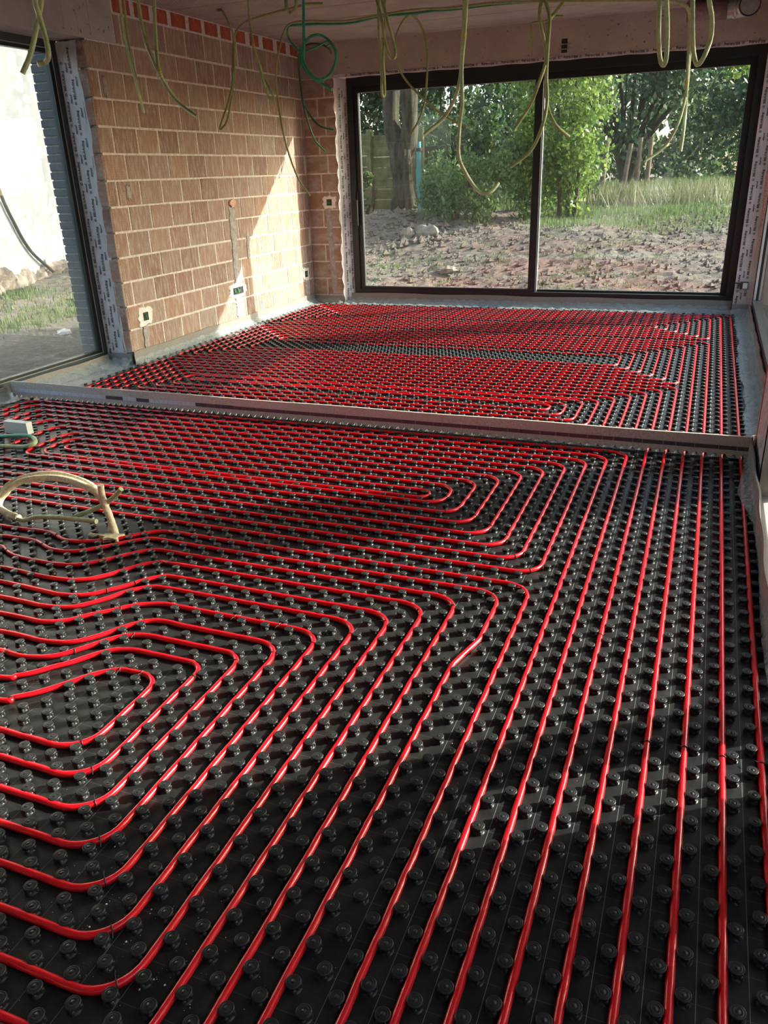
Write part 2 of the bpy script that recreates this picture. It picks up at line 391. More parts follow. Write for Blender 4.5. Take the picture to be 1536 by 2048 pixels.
# ------------------------------------------------------------------ plan data measured for this room (metres)
WAVES = [
 [[-3.119,2.589],[-3.075,2.587],[-2.955,2.592],[-2.855,2.6],[-2.795,2.595],[-2.731,2.569],[-2.667,2.551],[-2.603,2.557],[-2.535,2.586],[-2.467,2.622],[-2.4,2.681],[-2.358,2.725],[-2.313,2.766],[-2.25,2.782],[-2.176,2.783]],
 [[-3.021,2.493],[-2.977,2.499],[-2.868,2.503],[-2.802,2.501],[-2.739,2.477],[-2.661,2.451],[-2.587,2.453],[-2.519,2.478],[-2.464,2.528],[-2.403,2.591],[-2.342,2.655],[-2.291,2.686],[-2.226,2.698],[-2.112,2.691]],
 [[-2.928,2.402],[-2.898,2.397],[-2.831,2.361],[-2.747,2.34],[-2.63,2.336],[-2.52,2.338],[-2.432,2.363],[-2.368,2.414],[-2.313,2.479],[-2.257,2.545],[-2.214,2.584],[-2.156,2.602],[-2.048,2.598]],
 [[-2.757,2.236],[-2.642,2.234],[-2.526,2.227],[-2.422,2.23],[-2.353,2.24],[-2.285,2.274],[-2.232,2.335],[-2.186,2.407],[-2.141,2.467],[-2.088,2.498],[-2.017,2.504]],
 [[-2.65,2.132],[-2.541,2.131],[-2.43,2.126],[-2.336,2.122],[-2.258,2.133],[-2.191,2.164],[-2.146,2.213],[-2.089,2.284],[-2.042,2.353],[-1.996,2.39],[-1.925,2.401]],
 [[-2.545,2.029],[-2.441,2.03],[-2.335,2.026],[-2.262,2.034],[-2.191,2.057],[-2.142,2.106],[-2.098,2.17],[-2.056,2.241],[-1.997,2.293],[-1.941,2.305],[-1.846,2.307]],
 [[-2.44,1.927],[-2.341,1.929],[-2.254,1.927],[-2.188,1.939],[-2.13,1.974],[-2.079,2.031],[-2.024,2.081],[-1.973,2.135],[-1.909,2.175],[-1.842,2.195],[-1.768,2.195]],
 [[-2.332,1.822],[-2.238,1.825],[-2.152,1.82],[-2.074,1.828],[-2.013,1.849],[-1.961,1.894],[-1.921,1.954],[-1.88,2.017],[-1.828,2.067],[-1.774,2.083],[-1.688,2.079]],
 [[-2.229,1.722],[-2.188,1.718],[-2.113,1.717],[-2.046,1.734],[-1.997,1.765],[-1.959,1.808],[-1.914,1.873],[-1.871,1.929],[-1.822,1.964],[-1.768,1.978],[-1.687,1.979]],
 [[-2.094,1.59],[-2.048,1.614],[-2.006,1.648],[-1.963,1.696],[-1.92,1.744],[-1.881,1.799],[-1.836,1.85],[-1.781,1.875],[-1.718,1.882]],
 [[-1.992,1.491],[-1.967,1.511],[-1.915,1.554],[-1.874,1.599],[-1.837,1.65],[-1.799,1.703],[-1.752,1.747],[-1.708,1.768]],
]
TIES = [[-0.996,3.914],[-0.826,3.975],[-0.613,4.176],[-1.042,3.788],[-1.289,3.714],[-1.212,3.583],[-1.111,3.576],[-1.069,3.43],[-0.915,3.393],[-0.818,3.295],[-0.718,3.215],[-0.663,3.056],[-0.561,2.946],[-0.628,2.672],[-0.527,2.772],[-0.77,2.529],[-0.629,2.673],[-0.774,2.523],[-0.89,2.449],[-0.979,2.335],[-1.176,2.115],[-1.274,2.016],[-1.382,1.928],[-1.473,1.808],[-1.524,2.173],[-1.333,2.183],[-1.071,2.218],[-1.478,1.806],[-1.635,1.769],[-1.72,1.756],[-1.967,1.502],[-2.192,1.719],[-1.96,1.806],[-1.817,1.959],[-1.997,2.109],[-2.086,2.306],[-2.152,2.213],[-2.749,2.576],[-2.53,2.593],[-2.36,2.722],[-2.741,2.474],[-2.851,2.374],[-2.247,2.143],[-1.582,1.408],[-1.467,1.321],[-1.371,1.219],[-1.27,1.118],[-1.171,1.017],[-1.068,0.916],[-0.976,0.816],[-1.96,3.457],[-3.385,3.656],[0.015,1.961],[0.105,1.971],[0.206,1.964],[0.307,1.971],[-0.197,2.5],[-0.094,2.495],[-0.008,4.451]]
CONDUITS = {
 'a': [0.011,[[-2.757,3.111,2.381],[-2.74,3.061,2.266],[-2.792,3.128,2.226],[-2.763,3.111,2.129],[-2.72,3.061,2.065],[-2.803,3.128,2.051],[-2.832,3.11,2.043]]],
 'a2': [0.011,[[-2.752,3.148,2.387],[-2.757,3.117,2.276],[-2.86,3.186,2.212],[-2.891,3.147,2.095],[-2.933,3.117,2.014]]],
 'b1': [0.008,[[-3.749,4.983,2.753],[-3.759,4.977,2.644],[-3.811,5.04,2.43],[-3.735,4.982,2.214],[-3.693,4.978,1.983]]],
 'b2': [0.008,[[-3.729,4.998,2.754],[-3.746,5.002,2.646],[-3.8,5.06,2.402],[-3.725,4.997,2.155],[-3.711,5.003,1.985]]],
 'c1': [0.01,[[-3.017,4.164,2.546],[-3.056,4.203,2.464],[-3.068,4.233,2.304],[-2.976,4.164,2.157],[-2.971,4.204,2.087],[-2.958,4.232,2.027]]],
 'c2': [0.01,[[-2.915,4.164,2.536],[-2.952,4.203,2.455],[-2.995,4.233,2.262],[-2.95,4.164,2.119],[-2.937,4.204,2.036],[-2.886,4.232,1.952],[-2.738,4.163,1.876]]],
 'd1': [0.01,[[-3.45,7.44,2.991],[-3.647,7.381,2.944],[-3.902,7.379,2.917],[-4.2,7.44,2.892],[-4.289,7.38,2.828],[-4.352,7.38,2.745],[-4.425,7.44,2.544],[-4.424,7.38,2.35],[-4.493,7.38,2.205],[-4.641,7.44,2.014],[-4.523,7.379,2.055],[-4.452,7.381,2.224],[-4.425,7.44,2.46],[-4.34,7.379,2.756]]],
 'd2': [0.01,[[-4.403,7.205,3.071],[-4.397,7.232,3.006],[-4.277,7.163,2.87],[-4.256,7.206,2.757],[-4.271,7.231,2.674]]],
 'e': [0.01,[[-3.358,5.963,2.846],[-3.388,6.005,2.762],[-3.407,6.032,2.624],[-3.355,5.963,2.46],[-3.345,6.005,2.345],[-3.319,6.032,2.238],[-3.222,5.963,2.126],[-3.249,6.006,2.093],[-3.295,6.031,2.121],[-3.298,5.963,2.231],[-3.35,6.007,2.345]]],
 'f': [0.011,[[-2.883,5.64,2.748],[-2.862,5.582,2.636],[-2.86,5.578,2.598],[-2.867,5.64,2.584],[-2.797,5.582,2.593],[-2.78,5.579,2.643],[-2.8,5.64,2.74]]],
 'g': [0.01,[[-0.58,7.979,2.795],[-0.95,8.04,2.835],[-1.361,7.98,2.86],[-1.975,7.98,2.905],[-2.455,8.04,2.915],[-2.771,7.98,2.923],[-3.118,7.98,2.91],[-3.504,8.04,2.903],[-3.846,7.979,2.924],[-4.037,7.981,2.924],[-4.154,8.04,2.882],[-4.205,7.979,2.707],[-4.262,7.981,2.493],[-4.292,8.04,2.275],[-4.228,7.978,1.984],[-4.185,7.982,1.781],[-4.119,8.04,1.524],[-3.966,7.978,1.361]]],
 'h': [0.0105,[[-1.379,8.34,2.93],[-2.049,8.28,2.944],[-2.528,8.28,2.94],[-2.897,8.34,2.968],[-3.236,8.28,2.949],[-3.556,8.28,2.921],[-3.91,8.34,2.95],[-4.16,8.279,2.964],[-4.243,8.281,2.936],[-4.275,8.34,2.862],[-4.188,8.279,2.773],[-4.114,8.281,2.714],[-3.981,8.34,2.75],[-3.809,8.278,2.787],[-3.773,8.282,2.768],[-3.84,8.34,2.753]]],
 'i': [0.011,[[-3.187,6.54,2.955],[-3.177,6.482,2.713],[-3.188,6.479,2.509],[-3.231,6.54,2.414],[-3.16,6.481,2.316],[-3.065,6.479,2.256],[-3.002,6.54,2.299],[-2.916,6.48,2.386],[-2.928,6.48,2.472],[-3.029,6.54,2.555],[-3.087,6.48,2.57],[-3.169,6.48,2.535],[-3.249,6.54,2.468],[-3.209,6.479,2.365],[-3.131,6.481,2.278],[-3.074,6.54,2.233],[-2.964,6.479,2.183]]],
 'j1': [0.01,[[-4.21,9.24,2.805],[-4.228,9.18,2.859],[-4.318,9.18,2.899],[-4.471,9.24,2.918],[-4.558,9.179,2.869],[-4.599,9.181,2.763],[-4.626,9.24,2.569],[-4.58,9.179,2.358],[-4.534,9.181,2.148],[-4.481,9.24,1.936],[-4.33,9.178,1.806]]],
 'j2': [0.01,[[-4.642,9.288,2.827],[-4.618,9.219,2.618],[-4.606,9.243,2.363],[-4.549,9.287,2.206],[-4.395,9.219,2.08],[-4.229,9.244,2.031]]],
 'k1': [0.01,[[-2.133,5.404,2.637],[-2.14,5.432,2.562],[-2.087,5.363,2.44],[-2.083,5.405,2.335],[-2.068,5.432,2.254],[-2.015,5.363,2.223],[-2.013,5.405,2.252],[-2.038,5.432,2.335],[-2.046,5.363,2.436],[-2.096,5.406,2.554],[-2.11,5.431,2.639]]],
 'k2': [0.009,[[-2.208,5.64,2.682],[-2.189,5.582,2.589],[-2.19,5.578,2.42],[-2.199,5.64,2.255],[-2.184,5.582,2.116],[-2.182,5.579,2.041],[-2.188,5.64,2.045],[-2.162,5.581,2.129],[-2.168,5.579,2.247],[-2.17,5.64,2.455],[-2.139,5.58,2.584]]],
 'l1': [0.01,[[-2.903,8.431,2.994],[-2.956,8.363,2.96],[-3.067,8.407,2.888],[-3.131,8.431,2.782],[-3.115,8.362,2.644],[-3.087,8.407,2.494],[-3.003,8.43,2.367],[-2.812,8.362,2.209],[-2.618,8.408,2.054],[-2.395,8.43,1.95]]],
 'l2': [0.01,[[-3.021,8.431,2.988],[-2.946,8.363,2.959],[-2.88,8.407,2.885],[-2.828,8.431,2.758],[-2.782,8.362,2.556],[-2.81,8.407,2.345],[-2.84,8.43,2.193],[-2.878,8.362,2.034],[-2.993,8.408,1.903]]],
 'm1': [0.01,[[-1.392,4.833,2.496],[-1.374,4.764,2.392],[-1.392,4.804,2.237],[-1.408,4.832,2.097],[-1.399,4.763,2.005],[-1.442,4.805,1.923],[-1.519,4.832,1.832],[-1.61,4.763,1.751]]],
 'm2': [0.01,[[-1.368,4.789,2.486],[-1.35,4.722,2.384],[-1.365,4.74,2.227],[-1.392,4.788,2.092],[-1.372,4.721,1.976],[-1.374,4.741,1.903],[-1.404,4.788,1.781],[-1.389,4.721,1.642],[-1.365,4.741,1.563],[-1.308,4.788,1.462],[-1.236,4.72,1.428],[-1.195,4.742,1.442],[-1.17,4.788,1.483]]],
 'n1': [0.01,[[-1.034,5.161,2.467],[-1.053,5.229,2.432],[-1.058,5.21,2.369],[-1.037,5.162,2.295],[-1.019,5.229,2.194],[-1.011,5.209,2.116],[-1.035,5.162,2.011],[-1.097,5.23,1.902],[-1.187,5.208,1.771]]],
 'n2': [0.01,[[-1.039,5.161,2.468],[-1.033,5.229,2.43],[-1.0,5.21,2.339],[-0.992,5.162,2.198],[-1.006,5.229,2.053],[-0.992,5.209,1.921],[-1.001,5.162,1.793],[-1.08,5.23,1.656],[-1.202,5.208,1.563]]],
 'n3': [0.01,[[-0.918,5.217,2.417],[-0.989,5.287,2.366],[-1.008,5.246,2.32],[-1.007,5.218,2.18],[-1.016,5.287,2.033],[-0.995,5.245,1.897],[-0.94,5.218,1.792],[-0.864,5.287,1.72]]],
 'n4': [0.009,[[-1.652,9.331,3.094],[-1.772,9.262,2.94],[-1.856,9.307,2.923],[-1.963,9.33,2.922],[-1.961,9.262,2.851],[-1.958,9.308,2.678]]],
 'o': [0.011,[[-0.366,4.628,2.34],[-0.36,4.61,2.276],[-0.348,4.561,2.145],[-0.337,4.629,2.042],[-0.318,4.61,2.0],[-0.301,4.562,2.02],[-0.312,4.629,2.151],[-0.328,4.609,2.273],[-0.333,4.562,2.326]]],
 'p': [0.011,[[-0.216,4.628,2.326],[-0.21,4.61,2.262],[-0.194,4.561,2.133],[-0.181,4.629,2.046],[-0.158,4.61,1.991],[-0.131,4.562,2.014],[-0.11,4.629,2.097],[-0.114,4.609,2.177],[-0.135,4.562,2.248],[-0.149,4.63,2.319]]],
 'q1': [0.011,[[-0.442,6.54,2.567],[-0.367,6.482,2.537],[-0.314,6.479,2.492],[-0.294,6.54,2.382],[-0.284,6.481,2.228],[-0.274,6.479,2.062],[-0.267,6.54,1.895],[-0.263,6.48,1.76],[-0.268,6.48,1.629]]],
 'q2': [0.01,[[-0.305,6.54,2.585],[-0.288,6.482,2.433],[-0.277,6.479,2.256],[-0.273,6.54,2.066],[-0.283,6.481,1.909],[-0.32,6.479,1.769],[-0.396,6.54,1.654],[-0.504,6.48,1.575]]],
}
FLOORC = {
 'trunk': [0.016,[[-2.466,2.66,0.023],[-2.491,2.68,0.053],[-2.528,2.7,0.123],[-2.574,2.71,0.196],[-2.697,2.75,0.213],[-2.867,2.8,0.207],[-3.047,2.83,0.181],[-3.21,2.83,0.136],[-3.291,2.8,0.07],[-3.298,2.76,0.023],[-3.196,2.7,-0.002],[-3.065,2.66,-0.006]]],
 'trunk2': [0.011,[[-2.558,2.74,0.124],[-2.651,2.78,0.194],[-2.824,2.84,0.205],[-3.025,2.88,0.193],[-3.203,2.88,0.154],[-3.318,2.86,0.101],[-3.374,2.82,0.024],[-3.351,2.78,-0.015],[-3.272,2.74,-0.04],[-3.119,2.66,-0.024]]],
 'stub1': [0.014,[[-2.52,2.69,0.123],[-2.528,2.69,0.179],[-2.532,2.69,0.216],[-2.529,2.69,0.255]]],
 'stub2': [0.011,[[-2.695,2.66,0.084],[-2.598,2.68,0.122],[-2.526,2.7,0.159],[-2.464,2.7,0.203],[-2.419,2.7,0.244]]],
 'loopend': [0.011,[[-3.118,2.66,-0.019],[-3.013,2.65,0.027],[-2.898,2.64,0.063],[-2.729,2.63,0.084],[-2.529,2.62,0.097]]],
 'foot': [0.012,[[-2.512,2.69,0.103],[-2.506,2.66,0.044],[-2.528,2.64,0.015],[-2.598,2.63,-0.004]]],
 'green': [0.013,[[-4.37,3.68,0.017],[-4.233,3.68,0.033],[-4.043,3.67,0.059],[-3.931,3.66,0.062],[-3.868,3.62,0.047],[-3.878,3.58,0.035],[-3.967,3.56,0.017],[-4.105,3.54,-0.02],[-4.221,3.52,-0.049]]],
}

# ================================================================== the setting
ZC = 2.965                                  # ceiling height
XL, YF = -4.80, 9.60                        # inner faces of the left and far walls

# floor slab
fl = MB().box(-5.45, 1.3, -3.2, 10.1, -0.25, -0.032).build('floor', M['slab'])
tag(fl, 'grey screed floor slab under the black dimple mats', 'floor', kind='structure')

# ceiling of ribbed planks running across the room
ce = MB().box(-5.5, 1.3, -3.2, 10.1, ZC + 0.012, ZC + 0.25).build('ceiling', M['concrete'])
tag(ce, 'brownish ribbed concrete plank ceiling with hanging conduits', 'ceiling', kind='structure')
y = -3.15
plank = None
while y < 9.7:
    if plank is None:
        mb = MB(); w = 0.595
        mb.add([(-5.45, 0.008, 0.012), (1.25, 0.008, 0.012), (1.25, 0.0, 0.012), (-5.45, 0, 0.012),
                (-5.45, 0.014, 0), (1.25, 0.014, 0), (1.25, w - 0.014, 0), (-5.45, w - 0.014, 0), (-5.45, w, 0.012), (1.25, w, 0.012)],
               [(3, 2, 5, 4), (4, 5, 6, 7), (7, 6, 9, 8)])
        plank = mb.mesh('ceiling_plank', M['ceiling'])
    link('ceiling_plank', plank, ce, (0, y, ZC)); y += 0.6

# ---- brick pieces
def brick_mesh(name, L, Hh, D, mat, ch=0.006, axis='y'):
    """block with a chamfered face; axis: the wall runs along this axis; face looks to +x (axis y) or -y (axis x)"""
    fr = [(D, ch, ch), (D, L - ch, ch), (D, L - ch, Hh - ch), (D, ch, Hh - ch)]
    md = [(D - ch, 0, 0), (D - ch, L, 0), (D - ch, L, Hh), (D - ch, 0, Hh)]
    bk = [(0, 0, 0), (0, L, 0), (0, L, Hh), (0, 0, Hh)]
    V = np.array(fr + md + bk, float)
    F = [(0, 1, 2, 3)] + [(i + 4, (i + 1) % 4 + 4, (i + 1) % 4, i) for i in range(4)] + [(i + 8, (i + 1) % 4 + 8, (i + 1) % 4 + 4, i + 4) for i in range(4)]
    if axis == 'x': V = V[:, [1, 0, 2]] * [1, -1, 1]; F = [q for q in F]
    mb = MB(); mb.add(V, F); return mb.mesh(name, mat)

COURSES = [0.105 + 0.2087 * i for i in range(-1, 14)]          # bed joints
JT = 0.014
wl_ = MB()
wl_.box(XL - 0.16, XL - 0.004, 5.84, YF + 0.35, -0.1, ZC + 0.01)       # mortar body behind the blocks
wl_.box(XL - 0.36, XL - 0.16, 5.92, YF + 0.35, -0.3, ZC + 0.3)         # cavity and outer leaf
wl_.box(XL - 0.36, XL - 0.004, -3.2, 2.55, -0.3, 2.62)                 # left wall nearer than the window
wl_.box(XL - 0.36, XL - 0.004, 2.5, 5.9, -0.3, -0.03)                  # below the window
wall_left = wl_.build('wall_left', M['mortar'])
tag(wall_left, 'side wall of rust-brown clay blocks left of the sliding window', 'wall', kind='structure')
full = 0.318
MESH_B = {}
def put_brick(wall, L, Hh, D, mat, loc, axis, nm='brick'):
    key = (round(L, 3), round(Hh, 3), D, mat.name, axis)
    if key not in MESH_B: MESH_B[key] = brick_mesh(nm, L, Hh, D, mat, axis=axis)
    return link(nm, MESH_B[key], wall, loc)
for ci in range(14):
    z0 = max(COURSES[ci] + JT / 2, 0.0); z1 = COURSES[ci + 1] - JT / 2
    if ci == 13: z1 = 2.829
    yy = 5.84; first = True; top = z0 > 2.58
    off = (0.275, 0.15, 0.225, 0.10)[ci % 4] + random.uniform(-0.01, 0.01)
    while yy < YF - 0.02:
        L = off if first else full - JT + random.choice((0, 0, -0.012, 0.010))
        first = False; L = round(min(L, YF - yy - 0.004), 2 if L > 0.2 else 3)
        if L < 0.04: break
        if top and yy + L < 6.25: yy += L + JT; continue
        a = yy; LL = L
        if top and yy < 6.22: a = 6.225; LL = round(yy + L - a, 3)
        dx = random.uniform(-0.002, 0.002)
        put_brick(wall_left, LL, z1 - z0, 0.05, M['brick'], (XL - 0.05 + dx, a, z0), 'y')
        yy += L + JT
# red top course
yy = 6.24
while yy < YF - 0.1:
    L = random.choice((0.20, 0.215, 0.235)); put_brick(wall_left, min(L, YF - yy - .01), 0.118, 0.05, M['redbrick'], (XL - 0.052, yy, 2.842), 'y'); yy += L + random.choice((0.05, 0.085, 0.10))
# concrete lintel over the side window
lt = MB().box(XL - 0.30, XL + 0.001, -3.2, 6.215, 2.612, ZC + 0.01).build('lintel', M['concrete'], wall_left)
lt['label'] = 'grey concrete lintel'
for yv in (5.62, 5.78, 5.92): MB().box(XL + 0.0008, XL + 0.0022, yv, yv + 0.004, 2.63, ZC).build('shutter_joint', M['chase'], wall_left)
# reveal of the side window: closing blocks, then printed membrane
for ci in range(13):
    z0 = max(COURSES[ci] + JT / 2, 0.0); z1 = min(COURSES[ci + 1] - JT / 2, 2.60)
    put_brick(wall_left, 0.10, z1 - z0, 0.03, M['brick'], (XL - 0.102, 5.842, z0), 'x', 'reveal_brick')
XW = -5.10
# membrane strip with vertical folds
def membrane(n_u, n_v, fn, name, parent, mat=None):
    P_ = np.array([[fn(i / (n_u - 1), j / (n_v - 1)) for j in range(n_v)] for i in range(n_u)])
    return MB().grid(P_).build(name, mat or M['tape'], parent)
def fold(u, v, k): return 0.0035 * math.sin(17 * u + 3 * math.sin(5 * v + k)) + 0.002 * math.sin(41 * v + 9 * u + k)
MX0, MX1 = XW + 0.02, XL - 0.075
mem_l = membrane(14, 60, lambda u, v: (MX0 + (MX1 + (0.010 * math.sin(19 * v) + 0.006 * math.sin(53 * v)) * (u > 0.99) - MX0) * u, 5.812 - 0.3 * fold(u, v, 1) - 0.0, 0.0 + 2.60 * v), 'sealing_membrane', wall_left)
mem_l['label'] = 'printed sealing membrane on the window reveal'
MB().box(MX0 - 0.05, XL - 0.07, 5.8165, 5.845, 0.0, 2.60).build('reveal_backing', M['mortar'], wall_left)

# ---- text print for the membranes
def text_mesh(s, size):
    cu = bpy.data.curves.new('t', 'FONT'); cu.body = s; cu.size = size; cu.resolution_u = 1; cu.offset = 0.0011; cu.align_x = 'CENTER'; cu.align_y = 'CENTER'
    o = bpy.data.objects.new('t', cu); COL.objects.link(o)
    dg = bpy.context.evaluated_depsgraph_get(); me = o.evaluated_get(dg).to_mesh()
    V = np.array([v.co[:] for v in me.vertices]); F = [tuple(p.vertices) for p in me.polygons]
    o.evaluated_get(dg).to_mesh_clear(); bpy.data.objects.remove(o); bpy.data.curves.remove(cu)
    return V[:, :2], F
T_MAIN = text_mesh('BELOAcling', 0.030); T_SUB = text_mesh('Airproof', 0.019)
def ring2d(r0, r1, n=10):
    a = np.linspace(0, 2 * np.pi, n, endpoint=False)
    V = np.concatenate([np.c_[r0 * np.cos(a), r0 * np.sin(a)], np.c_[r1 * np.cos(a), r1 * np.sin(a)]])
    F = [(i, (i + 1) % n, n + (i + 1) % n, n + i) for i in range(n)]
    k = len(V); V = np.concatenate([V, np.array([(0, .006), (.005, 0), (0, -.006), (-.005, 0)])]); F.append((k, k + 1, k + 2, k + 3)); return V, F
T_RING = ring2d(0.0085, 0.012)
def print_on(parent, origin, eu, ev, width, height, step=0.055, seed=0, name='printed_lettering', margin=0.02):
    """words run along ev (up the strip), columns step along eu"""
    rnd = random.Random(seed); mb = MB(); o = np.array(origin, float); eu = np.array(eu, float); ev = np.array(ev, float)
    u = margin + 0.012; c = 0
    while u < width - margin:
        main = c % 2 == 0; per = 0.225; v = 0.05 + (c % 4) * 0.07 + rnd.uniform(0, .03)
        while v < height - 0.09:
            for (V, F), dv in (((T_MAIN if main else T_SUB), 0.0), (T_RING if main else (None, None), 0.125)):
                if V is None: continue
                P3 = o + np.outer(u + V[:, 1] * -1, eu) + np.outer(v + dv + V[:, 0], ev)
                mb.add(P3, F)
            v += per
        u += step * 0.55; c += 1
    return mb.build(name, M['print'], parent)
print_on(wall_left, (MX0, 5.8075, 0.02), (1, 0, 0), (0, 0, 1), MX1 - MX0, 2.56, 0.075, 1)

# outer facing brick seen through the side window
z = -0.15; me_g = brick_mesh('facing_brick', 0.155, 0.055, 0.06, M['greybrick'], 0.004, 'x'); k = 0
while z < 2.62:
    link('facing_brick', me_g, wall_left, (-5.335 + (0.006 if k % 2 else 0), 5.83, z)); z += 0.067; k += 1
MB().box(-5.328, -5.17, 5.785, 5.93, -0.3, 2.62).build('facing_mortar', M['chase'], wall_left)

# ---- far wall
fw = MB()
fw.box(-4.80, -4.372, YF + 0.004, YF + 0.34, -0.1, 2.61)
fw.box(-5.15, -4.79, YF + 0.02, YF + 0.34, -0.1, ZC)
wall_far = fw.build('wall_far', M['mortar'])
tag(wall_far, 'far wall with a narrow clay block pier beside the sliding window', 'wall', kind='structure')
bm_ = MB().box(-4.80, 1.0, YF, YF + 0.34, 2.612, ZC + 0.01).build('beam', M['beam'], wall_far); bm_['label'] = 'brownish concrete beam above the sliding window'
for xv in (-2.02, -0.2): MB().box(xv, xv + 0.006, YF - 0.0015, YF, 2.63, ZC).build('shutter_joint', M['chase'], wall_far)
for ci in range(13):
    z0 = max(COURSES[ci] + JT / 2, 0.0); z1 = min(COURSES[ci + 1] - JT / 2, 2.606); X0, X1 = -4.796, -4.366
    cut = -4.60 if ci % 2 else -4.50
    for a, b in ((X0, cut - JT / 2), (cut + JT / 2, X1)):
        put_brick(wall_far, round(b - a, 3), z1 - z0, 0.05, M['brick'], (a, YF + 0.05 + random.uniform(-.002, .002), z0), 'x')
# white crumbling reveal beside the window frame
def crumb(u, v): return 0.012 * math.sin(33 * v) * math.sin(7.7 * v + 2) + 0.008 * math.sin(91 * v + 4 * u)
rv = membrane(5, 90, lambda u, v: (-4.374 + 0.034 * u + (0.006 + crumb(u, v)) * (u < 0.2), YF - 0.008 + 0.045 * u, 2.6 * v), 'plastered_reveal', wall_far, M['plaster'])
membrane(5, 60, lambda u, v: (-4.346 + 0.085 * u, YF + 0.024 + 0.14 * u, 2.6 * v), 'sealing_membrane', wall_far)
print_on(wall_far, (-4.342, YF + 0.019, 0.05), (0.519, 0.855, 0), (0, 0, 1), 0.16, 2.5, 0.075, 9)
tp = membrane(60, 4, lambda u, v: (-4.36 + 4.66 * u, YF - 0.005 + 0.14 * v, 2.606 + 0.004 * math.sin(70 * u + 2 * v)), 'sealing_membrane', wall_far)
tp2 = membrane(120, 3, lambda u, v: (-4.36 + 4.68 * u, YF - 0.006, 2.600 + (0.028 + 0.006 * math.sin(50 * u) + 0.004 * math.sin(131 * u)) * v), 'sealing_membrane', wall_far)
print_on(wall_far, (0.26, YF - 0.0075, 2.6145), (0, 0, 1), (-1, 0, 0), 0.03, 4.6, 0.1, 4, margin=-0.01)
# corner pier at the right, covered in membrane
wall_far_pier = MB().box(0.318, 0.80, YF + 0.03, YF + 0.36, -0.1, 2.612).build('corner_pier', M['pinkmortar'], wall_far)
cp = membrane(8, 50, lambda u, v: (0.316 + (0.165 + 0.02 * math.sin(9 * v) * (u > 0.99)) * u, YF + 0.022 + 0.2 * fold(u, v, 5), 2.6 * v), 'sealing_membrane', wall_far)
print_on(wall_far, (0.315, YF + 0.015, 0.05), (1, 0, 0), (0, 0, 1), 0.17, 2.5, 0.075, 5)
# socket clip with cable on that pier
clip = empty('wall_clip', (0.40, YF, 0.30)); tag(clip, 'small black plastic cable box on the membrane pier beside the sliding window', 'cable box')
MB().box(0.365, 0.445, YF - 0.035, YF + 0.016, 0.27, 0.345).build('body', M['boxblack'], clip)
MB().box(0.392, 0.438, YF - 0.037, YF - 0.034, 0.278, 0.338).build('cover', M['grey'], clip)
MB().tube(catmull([(0.318, YF + 0.01, 0.335), (0.345, YF - 0.01, 0.325), (0.37, YF - 0.015, 0.33)]), 0.006).build('cable', M['blackcable'], clip)

# ---- right wall
rw = MB()
rw.box(0.42, 0.47, 1.62, 1.93, -0.1, 2.65)           # near pier
rw.box(0.40, 0.80, -3.2, -2.2, -0.1, 2.65)
rw.box(0.42, 0.52, 2.22, 2.36, -0.1, 2.65)           # post
rw.box(0.42, 0.46, 1.90, 2.25, 0.52, 2.65)           # infill above the low vent light
rw.box(0.385, 0.56, 4.17, 4.70, -0.1, 2.65)         # pier by the threshold
rw.box(0.40, 1.0, -3.2, YF + 0.34, 2.612, ZC + 0.01)    # beam
rw.box(0.50, 0.80, -3.2, YF, -0.3, -0.03)
wall_right = rw.build('wall_right', M['beam'])
tag(wall_right, 'right side wall of piers between floor-length windows', 'wall', kind='structure')
pm = membrane(10, 40, lambda u, v: (0.379 + 0.15 * fold(u, v, 2), 4.690 - 0.50 * u, 2.6 * v), 'sealing_membrane', wall_right)
MB().box(0.376, 0.40, 4.688, 4.715, 0.0, 2.61).build('corner_lath', M['redbrick'], wall_right)
print_on(wall_right, (0.3745, 4.68, 0.06), (0, -1, 0), (0, 0, 1), 0.49, 2.5, 0.11, 6)

# ---- wall behind the viewer, with the doorway to the next room
wb = MB(); wb.box(-5.2, 0.8, -3.3, -3.15, -0.1, ZC)
wall_back = wb.build('wall_back', M['plaster']); tag(wall_back, 'plain pale wall behind the viewer', 'wall', kind='structure')

# ================================================================== windows
def frame_bars(mb, axis, c0, c1, a0, a1, z0, z1, w, wb=None, wt=None):
    """rectangular frame in a plane; axis 'x': runs along x with depth c0..c1 in y"""
    wb = wb or w; wt = wt or w
    for (p, q, s, t) in ((a0, a1, z0, z0 + wb), (a0, a1, z1 - wt, z1), (a0, a0 + w, z0 + wb, z1 - wt), (a1 - w, a1, z0 + wb, z1 - wt)):
        if axis == 'x': mb.box(p, q, c0, c1, s, t)
        else: mb.box(c0, c1, p, q, s, t)
    return mb
# window_1: the big sliding window
w1 = empty('window_1', (-2.0, 9.8, 0.0)); tag(w1, 'wide black sliding window looking onto the garden', 'window', kind='structure')
frame_bars(MB(), 'x', 9.735, 9.90, -4.262, 0.318, 0.02, 2.612, 0.075, 0.15, 0.10).build('frame', M['frame'], w1)
s1 = frame_bars(MB(), 'x', 9.755, 9.815, -4.215, -1.905, 0.115, 2.53, 0.085, 0.085, 0.085).build('sliding_sash', M['frame'], w1)
MB().box(-4.13, -1.99, 9.783, 9.789, 0.20, 2.445).build('pane', M['glass'], w1)
s2 = frame_bars(MB(), 'x', 9.825, 9.885, -1.985, 0.25, 0.13, 2.53, 0.075, 0.06, 0.085).build('fixed_sash', M['frame'], w1)
MB().box(-1.91, 0.185, 9.852, 9.858, 0.19, 2.445).build('pane', M['glass'], w1)
MB().box(-1.905, -1.893, 9.80, 9.83, 0.13, 2.53).build('glazing_seal', M['seal'], w1)
frame_bars(MB(), 'x', 9.777, 9.783, -4.136, -1.984, 0.194, 2.451, 0.012).build('glazing_bead', M['seal'], s1)
